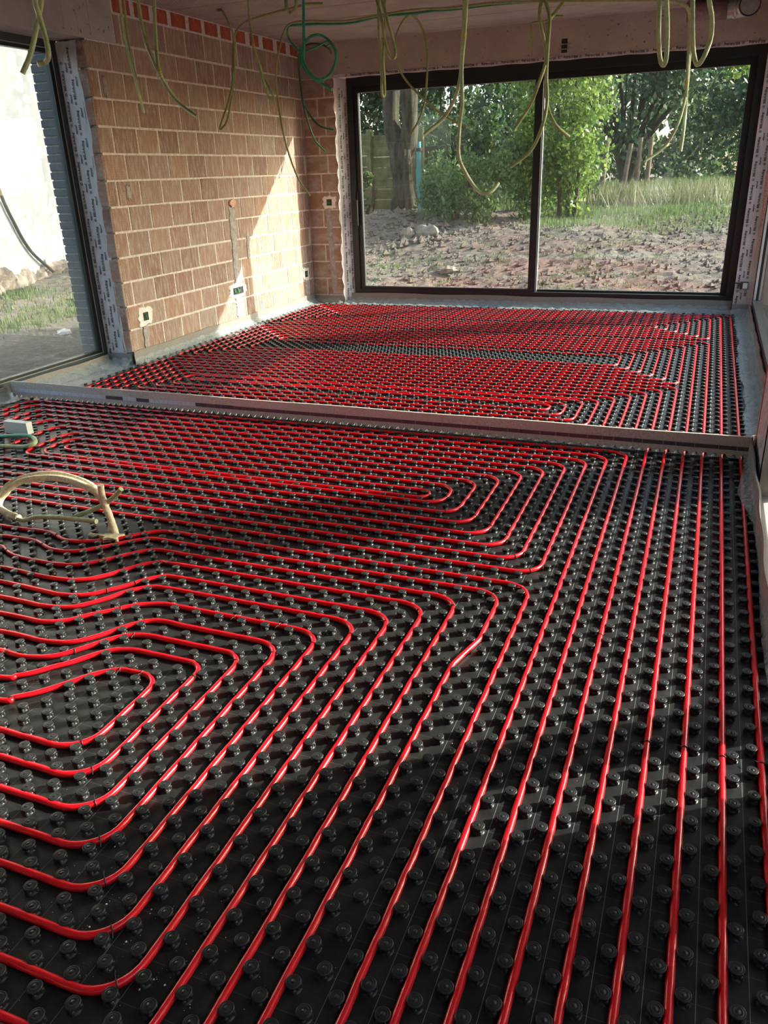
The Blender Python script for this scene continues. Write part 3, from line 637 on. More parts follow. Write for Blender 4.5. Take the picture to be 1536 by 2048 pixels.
frame_bars(MB(), 'x', 9.846, 9.852, -1.916, 0.191, 0.184, 2.451, 0.010).build('glazing_bead', M['seal'], s2)
hm = MB(); hm.box(-4.20, -4.17, 9.735, 9.757, 1.00, 1.34); hm.box(-4.196, -4.174, 9.705, 9.722, 0.95, 1.25); hm.box(-4.194, -4.176, 9.715, 9.74, 1.10, 1.15)
hm.build('handle', M['rubber'], s1)
# window_2: left side window
w2 = empty('window_2', (XW, 4.2, 0)); tag(w2, 'tall slate-grey side window facing the white neighbouring wall', 'window', kind='structure')
frame_bars(MB(), 'y', XW - 0.07, XW + 0.015, 2.5, 5.832, 0.03, 2.612, 0.055, 0.085, 0.055).build('frame', M['skylit'], w2)
frame_bars(MB(), 'y', XW - 0.055, XW - 0.005, 2.55, 5.785, 0.10, 2.565, 0.05, 0.04, 0.04).build('sash', M['frame'], w2)
frame_bars(MB(), 'y', XW - 0.03, XW + 0.003, 2.54, 5.79, 0.10, 2.57, 0.018).build('glazing_bead', M['seal'], w2)
MB().box(XW - 0.033, XW - 0.027, 2.6, 5.735, 0.14, 2.525).build('pane', M['glass2'], w2)
# window_3: far right side window
w3 = empty('window_3', (0.55, 7.2, 0)); tag(w3, 'dark-framed window in the right wall beyond the pier', 'window', kind='structure')
frame_bars(MB(), 'y', 0.505, 0.60, 4.70, YF - 0.02, 0.02, 2.612, 0.09, 0.15, 0.09).build('frame', M['frame'], w3)
frame_bars(MB(), 'y', 0.512, 0.535, 4.78, YF - 0.10, 0.14, 2.53, 0.012, 0.02, 0.012).build('glazing_bead', M['steel'], w3)
MB().box(0.548, 0.554, 4.79, YF - 0.11, 0.165, 2.525).build('pane', M['glass'], w3)
# window_4: window near the viewer, out of the picture, that lets the sun onto the near pipes
w4 = empty('window_4', (0.55, 3.2, 0)); tag(w4, 'dark-framed window in the right wall before the pier', 'window', kind='structure')
frame_bars(MB(), 'y', 0.47, 0.50, 2.36, 4.16, 0.02, 2.612, 0.012, 0.17, 0.09).build('frame', M['frame'], w4)
MB().box(0.482, 0.488, 2.37, 4.15, 0.19, 2.525).build('pane', M['glass'], w4)
w5 = empty('window_5', (0.55, 2.07, 0)); tag(w5, 'small low dark-framed window beside the near post', 'window', kind='structure')
frame_bars(MB(), 'y', 0.47, 0.50, 1.935, 2.215, 0.02, 0.57, 0.008, 0.10, 0.012).build('frame', M['frame'], w5)
MB().box(0.482, 0.488, 1.94, 2.21, 0.11, 0.56).build('pane', M['glass'], w5)

w6 = empty('window_6', (0.55, -0.3, 0)); tag(w6, 'dark-framed window in the right wall beside the viewer', 'window', kind='structure')
frame_bars(MB(), 'y', 0.50, 0.60, -2.2, 1.62, 0.02, 2.612, 0.06, 0.12, 0.09).build('frame', M['frame'], w6)
MB().box(0.548, 0.554, -2.14, 1.56, 0.13, 2.525).build('pane', M['glass'], w6)
# unseen wall added outside the right windows to keep sun off the near floor
bw = MB().box(2.60, 2.85, -9.0, 3.32, -0.4, 2.75).build('wall_sun_block', M['render']); tag(bw, 'unseen white wall added outside the right windows to block the sun', 'wall', kind='structure')
gr_ = MB().box(0.8, 14.0, -9.0, 9.9, -0.5, -0.2).build('ground_side', M['soil2']); tag(gr_, 'soil outside the right windows', 'ground', kind='structure')

# ================================================================== dimple mats
X0L, Y0L = 0.206, 2.495
def latY(j): return Y0L - PY / 4 + j * (PY / 2) if j >= 0 else Y0L - PY / 4 + j * 0.0492
LY = np.array([latY(j) for j in range(-60, 160)]); MIDY = (LY[1:] + LY[:-1]) / 2
LX = X0L + (PX / 2) * (np.arange(-110, 12) + 0.5); MIDX = (LX[1:] + LX[:-1]) / 2
def sx(x): return float(MIDX[np.argmin(abs(MIDX - x))])
def sy(y): return float(MIDY[np.argmin(abs(MIDY - y))])

# ---- pipe runs (plan)
def snail(rights, tops, bottoms, lefts, yend, rad=0.085):
    """two-way spiral: rights/tops from the outermost in; the first two runs leave towards the viewer"""
    n = len(rights); rg = [sx(x) for x in rights]; tp_ = [sy(y) for y in tops]; bt = [None, None] + [sy(y) for y in bottoms]
    lf = [sx(x) for x in lefts]
    def half(i, end):
        # from the free end of run i through alternate turns to the heart
        pts = [(rg[i], yend)]
        k = i
        while True:
            pts += [(rg[k], tp_[k])]
            if k + 2 <= n - 1:
                pts += [(lf[k], tp_[k]), (lf[k], bt[k + 2]), (rg[k + 2], bt[k + 2])]; k += 2
            else: break
        return pts, k
    a, ka = half(0, 0); b, kb = half(1, 1)
    L = lf[n - 2]
    a += [(L, tp_[ka])]; b += [(L, tp_[kb])]
    return fillet(a + b[::-1], rad)
kx = lambda k: X0L + PX * k
far_front = snail([kx(-3), kx(-4), kx(-5), kx(-6), kx(-7), kx(-8), kx(-9), kx(-10), kx(-11)],
                  [6.13, 6.04, 5.95, 5.85, 5.75, 5.65, 5.57, 5.50, 5.42], [4.75, 4.82, 4.90, 4.98, 5.07, 5.17, 5.27],
                  [-4.66, -4.56, -4.46, -4.36, -4.26, -4.16, -4.05, -3.93], -0.6)
far_mid = snail([kx(-1), kx(-2), kx(-3), kx(-4), kx(-5), kx(-6), kx(-7), kx(-8)],
                [7.90, 7.79, 7.69, 7.58, 7.48, 7.37, 7.27, 7.13], [6.23, 6.33, 6.43, 6.54, 6.65, 6.75],
                [-4.66, -4.56, -4.46, -4.36, -4.26, -4.16, -4.05], -0.6)
far_back = snail([kx(1), kx(0), kx(-1), kx(-2), kx(-3), kx(-4), kx(-5), kx(-6)],
                 [9.38, 9.29, 9.20, 9.10, 9.00, 8.90, 8.80, 8.70], [8.01, 8.11, 8.22, 8.33, 8.44, 8.55],
                 [-4.66, -4.56, -4.46, -4.36, -4.26, -4.16, -4.05], -0.6)
near_up = snail([kx(-5), kx(-6), kx(-7), kx(-8), kx(-9), kx(-10), kx(-11), kx(-12), kx(-13), kx(-14)],
                [4.52, 4.435, 4.335, 4.235, 4.125, 4.03, 3.93, 3.83, 3.73, 3.635],
                [2.895, 2.99, 3.085, 3.18, 3.28, 3.385, 3.475, 3.535],
                [-4.80, -4.69, -4.55, -4.43, -4.31, -4.10, -3.90, -3.80, -3.70], -0.6, 0.10)
# lower nest by the viewer: hairpins with a wave around the cable outlet
XR = [-0.648 - 0.101 * j for j in range(10)]; BOT = [0.48, 0.58, 0.68, 0.78, 0.88, 0.98, 1.082, 1.182, 1.282, 1.376]
LEFT = [-3.42, -3.32, -3.22, -3.12, -3.02, -2.92, -2.82, -2.72, -2.62, -2.52]
def wave_seg(i, x_to):
    """wave of row i: from its column at the left to the straight run at the right"""
    w = [tuple(q) for q in WAVES[i]]
    p0, p1 = w[0], w[1]
    return [(x_to, p0[1] + (x_to - p0[0]) * 0.02)] + w
def row_right(i): return WAVES[i][-1][1]
def smooth_row(i, x_to, x_right):
    yr = row_right(i); w = wave_seg(i, x_to)
    xs = w[-1][0]
    w = catmull([q for q in w] + ([(xs + (x_right - xs) * .5, yr)] if x_right - xs > 0.25 else []), 0.04)
    return [tuple(q) for q in w]
# strand a: even hairpins, strand b: odd ones (same two-way spiral as the others)
def lower():
    def u_top(j, left):            # row j+1 of the waves, left column -> right column
        yr = row_right(j + 1)
        pts = smooth_row(j + 1, left, XR[j])
        return pts + [(XR[j], yr)]
    def chain(first, end):
        pts = []; k = first
        while k <= 9:
            if k == -1:
                top = smooth_row(0, LEFT[0], kx(-7)) + [(sx(kx(-7)), row_right(0)), (sx(kx(-7)), -0.6)]
                pts = top[::-1]; left = LEFT[0]
            else:
                left = LEFT[k + 1] if k + 2 <= 9 else LEFT[9]
                top = u_top(k, left)
                if k == 0 and not pts: pts = [(XR[0], -0.6), (XR[0], 2.16), (kx(-8), 2.34)]; top = top[:-1] + [(kx(-8), row_right(1))]
                pts += top[::-1]
            nk = k + 2
            if nk > 9: return pts, k
            pts += [(left, BOT[nk]), (XR[nk], BOT[nk])]; k = nk
    a, ka = chain(-1, 0); b, kb = chain(0, 0)
    return fillet(a + b[::-1], 0.105, 0.07)
near_low = lower()

PIPE_R, PIPE_Z = 0.0096, 0.0098
def pipe(name, path, label):
    P3 = np.c_[path, np.full(len(path), PIPE_Z)]
    P3[:, 0] += 0.0009 * np.sin(path[:, 1] * 62); P3[:, 1] += 0.0007 * np.sin(path[:, 0] * 57)
    o = MB().tube(P3, PIPE_R, 10).build(name, M['pipe'])
    return tag(o, label, 'pipe', 'red heating pipe loops')
PIPES = [
 (pipe('heating_pipe', near_low, 'red heating pipe loop with hairpins stacked at lower left, waving round the cream conduits'), near_low),
 (pipe('heating_pipe', near_up, 'red heating pipe loop just before the foam divider, oval heart left of centre'), near_up),
 (pipe('heating_pipe', far_front, 'red heating pipe loop just behind the foam divider, third pair of runs from the right'), far_front),
 (pipe('heating_pipe', far_mid, 'red heating pipe loop mid far room, second pair of runs from the right'), far_mid),
 (pipe('heating_pipe', far_back, 'red heating pipe loop along the sliding window, outermost pair of runs at the right'), far_back)]

# ---- nubs
allp = np.concatenate([np.concatenate([a[:-1] + (a[1:] - a[:-1]) * t for t in (0, .25, .5, .75)]) for _, a in PIPES])
CELL = {}
for q in allp: CELL.setdefault((int(q[0] // 0.1), int(q[1] // 0.1)), []).append(q)
def clear_of_pipe(x, y):
    """nubs give way a little where a pipe is bent past them"""
    cx, cy = int(x // 0.1), int(y // 0.1)
    c = [q for i in (-1, 0, 1) for j in (-1, 0, 1) for q in CELL.get((cx + i, cy + j), ())]
    if not c: return x, y
    c = np.array(c); dd = np.hypot(c[:, 0] - x, c[:, 1] - y); k = int(np.argmin(dd)); m_ = dd[k]
    if m_ >= 0.0225: return x, y
    if m_ < 0.007: return None
    g = (0.0225 - m_) / m_
    return x + (x - c[k, 0]) * g, y + (y - c[k, 1]) * g
def nub_profile(detail):
    if detail == 2:
        return [(0.0176, 0), (0.0156, 0.0010), (0.0136, 0.003), (0.0127, 0.0070), (0.0130, 0.0125), (0.0156, 0.0150), (0.0168, 0.0164), (0.0169, 0.0188),
                (0.0160, 0.0204), (0.0136, 0.0210), (0.0126, 0.0203), (0.0116, 0.0210), (0.0070, 0.0212), (0.0061, 0.0206), (0.0052, 0.0213), (0.0013, 0.0214), (0.0009, 0.0219)]
    if detail == 1: return [(0.0170, 0), (0.0132, 0.004), (0.0128, 0.0122), (0.0167, 0.0160), (0.0166, 0.0194), (0.0136, 0.0210), (0.0126, 0.0203), (0.0116, 0.0210)]
    return [(0.0165, 0), (0.0130, 0.010), (0.0168, 0.0160), (0.0160, 0.0208)]
def nub_mesh(detail, seg):
    mb = MB(); mb.lathe(nub_profile(detail), seg)
    if detail == 2:
        for a in (0.6, 2.2, 3.7, 5.3):           # small feet and cap notches
            c, s_ = math.cos(a), math.sin(a)
            mb.lathe([(0.0056, 0.0), (0.0053, 0.0085), (0.0030, 0.0112)], 8, (0.0126 * c, 0.0126 * s_, 0))
            p_, q_ = a + .12, a - .12
            mb.add([(0.0166 * math.cos(p_), 0.0166 * math.sin(p_), .0162), (0.0166 * math.cos(q_), 0.0166 * math.sin(q_), .0162), (0.0182 * c, 0.0182 * s_, .0168), (0.0180 * c, 0.0180 * s_, .0188),
                    (0.0164 * math.cos(p_), 0.0164 * math.sin(p_), .0195), (0.0164 * math.cos(q_), 0.0164 * math.sin(q_), .0195)],
                   [(0, 2, 3, 4), (1, 5, 3, 2), (4, 3, 5), (0, 1, 2)])
    return mb
def instance_np(mb, pts):
    V = np.concatenate(mb.v); tri = []
    for q in mb.f:
        for i in range(1, len(q) - 1): tri.append((q[0], q[i], q[i + 1]))
    T = np.array(tri); n = len(V); pts = np.asarray(pts)
    P3 = np.zeros((len(pts), 1, 3)); P3[:, 0, :2] = pts
    VV = (V[None] + P3).reshape(-1, 3); FF = (T[None] + (np.arange(len(pts)) * n)[:, None, None]).reshape(-1, 3)
    return VV, FF
def mat_thing(x0, x1, y0, y1, label, name='dimple_mat', seg_rest=10, detail_rest=1, edge=None):
    sh = MB()
    if edge is None: sh.box(x0, x1, y0, y1, -0.030, 0.0)
    o = sh.build(name, M['sheet']); tag(o, label, 'floor mat', 'black dimple mats')
    pts = []
    for i, xx in enumerate(LX):
        for j, yy in enumerate(LY):
            if (i + j) % 2: continue
            if not (x0 + 0.012 < xx < x1 - 0.012 and max(y0, 0.25) + 0.012 < yy < y1 - 0.012): continue
            q = clear_of_pipe(xx, yy)
            if q is not None: pts.append(q)
    pts = np.array(pts); u, v, z = project(np.c_[pts, np.full(len(pts), 0.02)])
    vis = (u > -5) & (u < 1541) & (v > -5) & (v < 2052) & (z > 0)
    if y0 > 4: vis &= pts[:, 1] > 5.15            # behind the divider
    order = np.argsort(np.where(vis, z, 1e9)); sel = order[:300]; rest = order[300:]
    me = nub_mesh(2 if y0 < 1 else 1, 18 if y0 < 1 else 10).mesh('nub', M['nub'])
    for k in sel:
        nb = link('nub', me, o, (float(pts[k, 0]), float(pts[k, 1]), 0)); nb.rotation_euler.z = random.uniform(-0.25, 0.25)
    zz = z[rest]
    nearm = (zz < 3.2) & vis[rest]
    V1, F1 = instance_np(nub_mesh(2, 14), pts[rest][nearm]) if nearm.any() else (np.zeros((0, 3)), np.zeros((0, 3), int))
    V2, F2 = instance_np(nub_mesh(detail_rest, seg_rest), pts[rest][~nearm])
    me2 = quick_mesh('nub_field', np.concatenate([V1, V2]), np.concatenate([F1, F2 + len(V1)]), M['nub'], True)
    nf = link('nub_field', me2, o); nf['kind'] = 'stuff'
    return o
mat_near = mat_thing(-4.93, 0.372, -1.2, 4.585, 'black dimpled heating mat in the near part of the room')
mat_far = mat_thing(-4.73, 0.372, 4.64, 9.47, 'black dimpled heating mat in the far part of the room before the sliding window', detail_rest=0, seg_rest=8)

# ---- black cable ties on the pipes
tie_mb = MB()
a = np.linspace(0, 2 * np.pi, 13); ringp = np.c_[np.zeros(13), np.cos(a) * 0.0106, np.sin(a) * 0.0106]
tie_mb.tube(ringp, 0.0017, 5, False); tie_mb.tube(catmull([(0, 0.009, 0.006), (0.001, 0.018, 0.010), (0.004, 0.030, 0.006)], .006), 0.0012, 4)
tie_me = tie_mb.mesh('cable_tie', M['tie'])
for tx, ty in TIES:
    best = None
    for o, path in PIPES:
        dd = np.hypot(path[:, 0] - tx, path[:, 1] - ty); k = int(np.argmin(dd))
        if best is None or dd[k] < best[0]: best = (dd[k], o, path, k)
    dmin, o, path, k = best
    if dmin > 0.12: continue
    k2 = min(k + 1, len(path) - 1); k1 = max(k - 1, 0); t = path[k2] - path[k1]
    w = path[k1:k2 + 1]; seg = None; bd = 9
    for i in range(len(w) - 1):
        s_ = w[i + 1] - w[i]; tt = np.clip(((tx, ty) - w[i]) @ s_ / (s_ @ s_), 0, 1); q = w[i] + s_ * tt
        if np.hypot(*(q - (tx, ty))) < bd: bd = np.hypot(*(q - (tx, ty))); seg = q; t = s_
    ti = link('cable_tie', tie_me, o, (float(seg[0]), float(seg[1]), PIPE_Z)); ti.rotation_euler.z = math.atan2(t[1], t[0])

# ================================================================== foam divider and edge strips
dv = empty('foam_divider', (-2.3, 4.61, 0)); tag(dv, 'brown-grey foam expansion strip standing across the floor between the two mats', 'foam strip')
# upright foam with a scalloped lower edge
xs = np.arange(-5.02, 0.345, 0.00842); fy0, fy1 = 4.596, 4.611
def fy(x): return (x + 2.3) * 0.006
low = 0.022 + 0.010 * np.clip(np.sin((xs - X0L) / (PX / 2) * 2 * np.pi) * 1.6, -1, 1)
zt = 0.138 + 0.002 * np.sin(xs * 5)
n = len(xs); V = []; 
for x, lo, t in zip(xs, low, zt):
    V += [(x, fy0 + fy(x), lo), (x, fy0 + fy(x), t), (x, fy1 + fy(x), t), (x, fy1 + fy(x), lo)]
F = []
for i in range(n - 1):
    for j in range(4): F.append((4 * i + j, 4 * i + (j + 1) % 4, 4 * i + 4 + (j + 1) % 4, 4 * i + 4 + j)[::-1])
F += [(0, 1, 2, 3), (4 * n - 4, 4 * n - 1, 4 * n - 2, 4 * n - 3)]
MB().add(V, F).build('foam_board', M['foam'], dv)
x = -4.99
while x < 0.34:                                            # cracked dark tape in short lengths
    L = random.uniform(0.05, 0.13); b = min(x + L - 0.0030, 0.342)
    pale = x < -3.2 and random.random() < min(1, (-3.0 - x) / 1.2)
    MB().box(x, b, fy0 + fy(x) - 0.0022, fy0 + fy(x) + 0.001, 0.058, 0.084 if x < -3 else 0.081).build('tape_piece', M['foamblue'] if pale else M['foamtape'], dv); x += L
MB().box(-5.01, -4.90, 4.59, 4.60, 0.035, 0.05).build('end_hook', M['rubber'], dv)

def upstand(name, pts, label, h=0.125, th=0.009, film=None, fw_=0.2, seed=0):
    """foam edge strip along a plan polyline (+ a wrinkled film flap towards the room on the side given by film)"""
    o = empty(name, (pts[0][0], pts[0][1], 0)); tag(o, label, 'edge strip', 'foam edge strips along the walls')
    P_ = fillet(pts, 0.03, 0.06); n = len(P_); t = np.gradient(P_, axis=0); t /= np.linalg.norm(t, axis=1)[:, None]
    nn = np.c_[-t[:, 1], t[:, 0]]; rnd = np.random.default_rng(seed)
    wob = 0.004 * np.sin(np.arange(n) * 0.7 + seed) + 0.003 * np.sin(np.arange(n) * 0.23)
    hh = h + 0.004 * np.sin(np.arange(n) * 0.31 + seed)
    V = []
    for i in range(n):
        a = P_[i] + nn[i] * wob[i]; b = a + nn[i] * th
        V += [(a[0], a[1], -0.03), (a[0], a[1], hh[i]), (b[0], b[1], hh[i]), (b[0], b[1], -0.03)]
    F = []
    for i in range(n - 1):
        for j in range(4): F.append((4 * i + j, 4 * i + (j + 1) % 4, 4 * i + 4 + (j + 1) % 4, 4 * i + 4 + j))
    MB().add(V, F).build('foam', M['foamdark'], o)
    if film:
        Q = fillet(pts, 0.03, 0.022); m_ = len(Q); tt = np.gradient(Q, axis=0); tt /= np.linalg.norm(tt, axis=1)[:, None]; n2 = np.c_[-tt[:, 1], tt[:, 0]] * film
        s_ = np.arange(m_) * 0.022; prof = np.linspace(0, 1, 12); G = np.zeros((m_, 12, 3))
        for k_, u in enumerate(prof):
            off = 0.012 + u * fw_ * (1 + 0.10 * np.sin(s_ * 3.1 + seed) + 0.06 * np.sin(s_ * 11.3))
            zz = 0.032 * np.exp(-u * 9) - 0.016 * (u > .3) + 0.015 + 0.016 * np.abs(np.sin(s_ * 21 + 4 * u + seed + 2 * np.sin(s_ * 4))) * (1 - 0.4 * u) + 0.009 * np.abs(np.sin(s_ * 53 + 9 * u + 3 * np.sin(s_ * 7))) + np.abs(rnd.normal(0, 0.004, m_))
            G[:, k_, :2] = Q + n2 * off[:, None]; G[:, k_, 2] = np.maximum(zz, 0.003)
        MB().grid(G).build('film_flap', M['film'], o)
    return o
upstand('edge_strip', [(-4.788, 9.56), (-4.788, 5.80)], 'grey foam edge strip with film along the clay block side wall', film=1, fw_=0.16, seed=1)
upstand('edge_strip', [(-4.79, 5.795), (-5.06, 5.795)], 'short foam edge strip turning into the side window reveal', film=1, fw_=0.20, seed=2, h=0.11)
upstand('edge_strip', [(-5.055, 5.78), (-5.055, 4.66)], 'foam edge strip with film under the slate side window, behind the divider', film=1, fw_=0.32, seed=3, h=0.10)
upstand('edge_strip', [(-5.055, 4.58), (-5.055, 2.3)], 'foam edge strip under the slate side window, before the divider', film=1, fw_=0.14, seed=4, h=0.10)
upstand('edge_strip', [(-4.36, 9.575), (-4.78, 9.575)], 'foam edge strip at the foot of the narrow block pier', film=1, fw_=0.12, seed=5, h=0.10)
upstand('edge_strip', [(0.31, 9.715), (-4.35, 9.70)], 'long foam edge strip below the black sliding window', film=1, fw_=0.24, seed=6, h=0.125)
upstand('edge_strip', [(0.495, 4.76), (0.49, 9.55), (0.32, 9.57)], 'foam edge strip with crumpled film along the right-hand window', film=1, fw_=0.135, seed=7, h=0.115)
upstand('edge_strip', [(0.36, 2.5), (0.358, 4.66), (0.372, 4.74), (0.46, 4.76)], 'curled foam edge strip wrapped round the membrane pier by the divider', film=None, seed=8, h=0.12)
fm = MB(); s_ = np.arange(0, 2.3, 0.03); G = np.zeros((len(s_), 8, 3))
for k_, u in enumerate(np.linspace(0, 1, 8)):
    G[:, k_, 0] = 0.352 - 0.055 * u * (1 + 0.4 * np.sin(s_ * 5)) * np.clip((s_ - 1.2) * 2, 0.25, 1); G[:, k_, 1] = 2.35 + s_; G[:, k_, 2] = 0.05 * (1 - u) ** 2 + 0.022 + 0.006 * np.sin(s_ * 40 + 6 * u)
o = fm.grid(G).build('film_sheet', M['film']); tag(o, 'crumpled clear film at the foot of the membrane pier', 'plastic film')

# ================================================================== sockets, chases
def ragged(mb, c, eu, ev, en, w, h, th, seed, jag=0.15, n=26):
    """ragged flat patch of plaster"""
    rnd = random.Random(seed); c = np.array(c, float); eu, ev, en = (np.array(q, float) for q in (eu, ev, en)); ring = []
    for i in range(n):
        a = 2 * math.pi * i / n; s = 1 / max(abs(math.cos(a)), abs(math.sin(a))) ** 0.8 * (1 + rnd.uniform(-jag, jag))
        ring.append((w / 2 * s * math.cos(a), h / 2 * s * math.sin(a)))
    V = [c + eu * a * 0.93 + ev * b * 0.93 + en * th for a, b in ring] + [c + eu * a + ev * b - en * 0.004 for a, b in ring]
    return mb.add(V, [tuple(range(n))[::-1]] + [(i, (i + 1) % n, n + (i + 1) % n, n + i) for i in range(n)])
def strip_patch(mb, c0, c1, eu, en, w, th, seed, n=16):
    rnd = random.Random(seed); c0, c1, eu, en = (np.array(q, float) for q in (c0, c1, eu, en)); V = []
    for i in range(n):
        c = c0 + (c1 - c0) * i / (n - 1); a = w / 2 * (1 + rnd.uniform(-.22, .22)); b = w / 2 * (1 + rnd.uniform(-.22, .22))
        V += [c - eu * a - en * .004, c - eu * a * .85 + en * th, c + eu * b * .85 + en * th * rnd.uniform(.7, 1.2), c + eu * b - en * .004]
    F = []
    for i in range(n - 1):
        for j in range(3): F.append((4 * i + j, 4 * i + j + 1, 4 * i + 5 + j, 4 * i + 4 + j)[::-1])
    return mb.add(V, F)
def socket(name, c, eu, en, cells, patch, label, seed):
    c = np.array(c, float); o = empty(name, tuple(c)); tag(o, label, 'socket box', 'electrical boxes set in the block walls')
    eu_, en_ = np.array(eu, float), np.array(en, float); up = np.array([0, 0, 1.0])
    ragged(MB(), c, eu, up, en, patch[0], patch[1], 0.006, seed).build('plaster_surround', M['plaster'], o)
    w = 0.068; tot = cells * w; rnd = random.Random(seed)
    def ob(mb, u0, u1, v0, v1, n0, n1):
        P_ = [c + eu_ * u + up * v + en_ * k for k in (n0, n1) for v in (v0, v1) for u in (u0, u1)]
        return mb.add(P_, [(0, 2, 3, 1), (4, 5, 7, 6), (0, 1, 5, 4), (2, 6, 7, 3), (0, 4, 6, 2), (1, 3, 7, 5)])
    for i in range(cells):
        u = -tot / 2 + i * w
        bx = ob(MB(), u + .003, u + w - .003, -w / 2, w / 2, -.004, .007).build('box', M['boxblack'], o)
        rim = MB(); 
        for (p, q, s_, t_) in ((u, u + w, -w / 2 - .003, -w / 2 + .003), (u, u + w, w / 2 - .003, w / 2 + .003), (u, u + .005, -w / 2, w / 2), (u + w - .005, u + w, -w / 2, w / 2)):
            ob(rim, p, q, s_, t_, 0, .011)
        rim.build('rim', M['rubber'], bx)
        if i < 2:
            for k in range(3):
                pts = [c + eu_ * (u + w / 2 + rnd.uniform(-.024, .024)) + up * rnd.uniform(-.026, .026) + en_ * rnd.uniform(.008, .02) for _ in range(5)]
                MB().tube(catmull(pts, .01), 0.003, 5).build('wire', M['wire'], bx)
    return o
EX = (0, 1, 0); NX = (1, 0, 0)
socket('socket_box', (XL + .004, 6.065, 0.405), EX, NX, 1, (0.22, 0.17), 'black socket box in white plaster near the side window reveal', 11)
socket('socket_box', (XL + .004, 7.71, 0.412), EX, NX, 3, (0.36, 0.15), 'wide black socket box low on the side wall under a mortar chase', 12)
socket('socket_box', (XL + .004, 9.385, 0.39), EX, NX, 1, (0.17, 0.16), 'black socket box in the shade at the far end of the side wall', 13)
socket('socket_box', (-4.505, YF - .004, 1.235), (1, 0, 0), (0, -1, 0), 1, (0.19, 0.15), 'black switch box at mid height on the narrow block pier', 14)
for (a, b, w, sd) in (((6.045, .35), (6.03, .10), .075, 1), ((7.755, 1.27), (7.735, .48), .13, 2), ((7.72, .35), (7.73, .10), .17, 3), ((9.39, .33), (9.40, .10), .10, 4)):
    c = strip_patch(MB(), (XL + .001, a[0], a[1]), (XL + .001, b[0], b[1]), EX, NX, w, .007, sd).build('mortar_chase', M['chase'], wall_left); c['label'] = 'grey mortar-filled cable chase'
c = strip_patch(MB(), (-4.53, YF - .001, 1.17), (-4.49, YF - .001, .12), (1, 0, 0), (0, -1, 0), .075, .006, 5).build('mortar_chase', M['chase'], wall_far); c['label'] = 'grey mortar-filled cable chase'
ragged(MB(), (XL + .002, 7.765, 1.31), EX, (0, 0, 1), NX, .13, .07, .018, 21, .3).build('plaster_blob', M['pinkmortar'], wall_left)
ragged(MB(), (XL + .001, 6.09, 1.47), EX, (0, 0, 1), NX, .05, .12, .006, 22, .3).build('mortar_patch', M['chase'], wall_left)
ragged(MB(), (XL + .001, 5.99, 2.29), EX, (0, 0, 1), NX, .05, .16, .006, 23, .3).build('mortar_patch', M['chase'], wall_left)
strip_patch(MB(), (XL + .001, 8.04, 1.0), (XL + .001, 8.02, .72), EX, NX, .06, .004, 24).build('mortar_patch', M['chase'], wall_left)
# void left in the far beam with steel bars
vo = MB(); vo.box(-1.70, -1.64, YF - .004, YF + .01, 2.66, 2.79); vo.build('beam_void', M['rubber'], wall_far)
for zz in (2.69, 2.735): MB().box(-1.74, -1.58, YF - .012, YF - .004, zz, zz + .008).build('steel_bar', M['chase'], wall_far)

# ================================================================== hanging conduits
def conduit(keys, label, mats, ribs=True, tie=None, cat='conduit'):
    pts0 = CONDUITS[keys[0]][1][0]; o = None
    for i, k in enumerate(keys):
        rad, pts = CONDUITS[k]; P_ = catmull(pts, 0.018)
        P_[:, 2] = np.minimum(P_[:, 2], ZC - rad - 0.002)
        rr = rad * (1 + 0.06 * (np.arange(len(P_)) % 2))       # corrugation
        if i == 0:
            o = MB().tube(P_, rr, 9).build('electrical_conduit', mats[0]); tag(o, label, cat, 'conduits hanging from the ceiling')
        else: MB().tube(P_, rr, 9).build('conduit_strand', mats[min(i, len(mats) - 1)], o)
    if tie:
        for (k, t) in tie:
            rad, pts = CONDUITS[k]; P_ = catmull(pts, 0.018); i = int(t * (len(P_) - 2)); tt = P_[i + 1] - P_[i]; tt /= np.linalg.norm(tt)
            mb = MB()
            for q in (-.012, 0, .012):
                mb.tube([P_[i] + tt * (q - .003), P_[i] + tt * (q + .003)], rad * 1.25, 9)
            mb.build('tape_wrap', M['yellow'], o)
    return o
cm, cm2, gm, dg = M['conduit'], M['conduit2'], M['green'], M['dgreen']
conduit(['a'], 'thick pale conduit with a hooked end before the side window, farthest left', [cm2])
conduit(['a2'], 'straight-cut pale conduit hanging before the side window, crossing the hooked one', [cm2], tie=[('a', .2)])
conduit(['b1', 'b2'], 'thin pair of conduits bundled to a point before the block wall', [cm2, cm])
conduit(['c1'], 'conduit joining the long diagonal one before the block wall', [cm])
conduit(['c2'], 'long diagonal conduit with yellow bands before the block wall', [cm], tie=[('c2', .60)])
conduit(['d1', 'd2'], 'conduit along the ceiling dropping into a long hairpin before the block wall', [cm, cm])
conduit(['e'], 'olive conduit with short hairpin and yellow wrap near the far corner', [cm], tie=[('e', .36)])
conduit(['f'], 'short conduit hairpin just under the ceiling, left of the green coil', [cm])
conduit(['g'], 'long thin olive conduit crossing the ceiling and trailing down by the room corner', [cm])
conduit(['h'], 'green conduit running along the ceiling beside the olive one', [gm])
conduit(['i'], 'bright green conduit hanging in a round coil near the far corner', [gm])
conduit(['j1', 'j2'], 'dark green conduit pair hanging down in the far corner', [dg, dg])
conduit(['k1'], 'olive conduit hairpin left of the oval arch, before the sliding window', [cm])
conduit(['k2'], 'tight bundle of conduits ending at the left sash top', [cm])
conduit(['l1'], 'conduit arching from the ceiling and sloping right to a cut end over the left sash', [cm])
conduit(['l2'], 'conduit arching from the ceiling and curving back left over the tree trunk', [cm])
conduit(['m1'], 'conduit splitting off to the left from the thick central bundle', [cm2])
conduit(['m2'], 'long central conduit hanging lowest, hooked up at its end', [cm2], tie=[('m2', .22)])
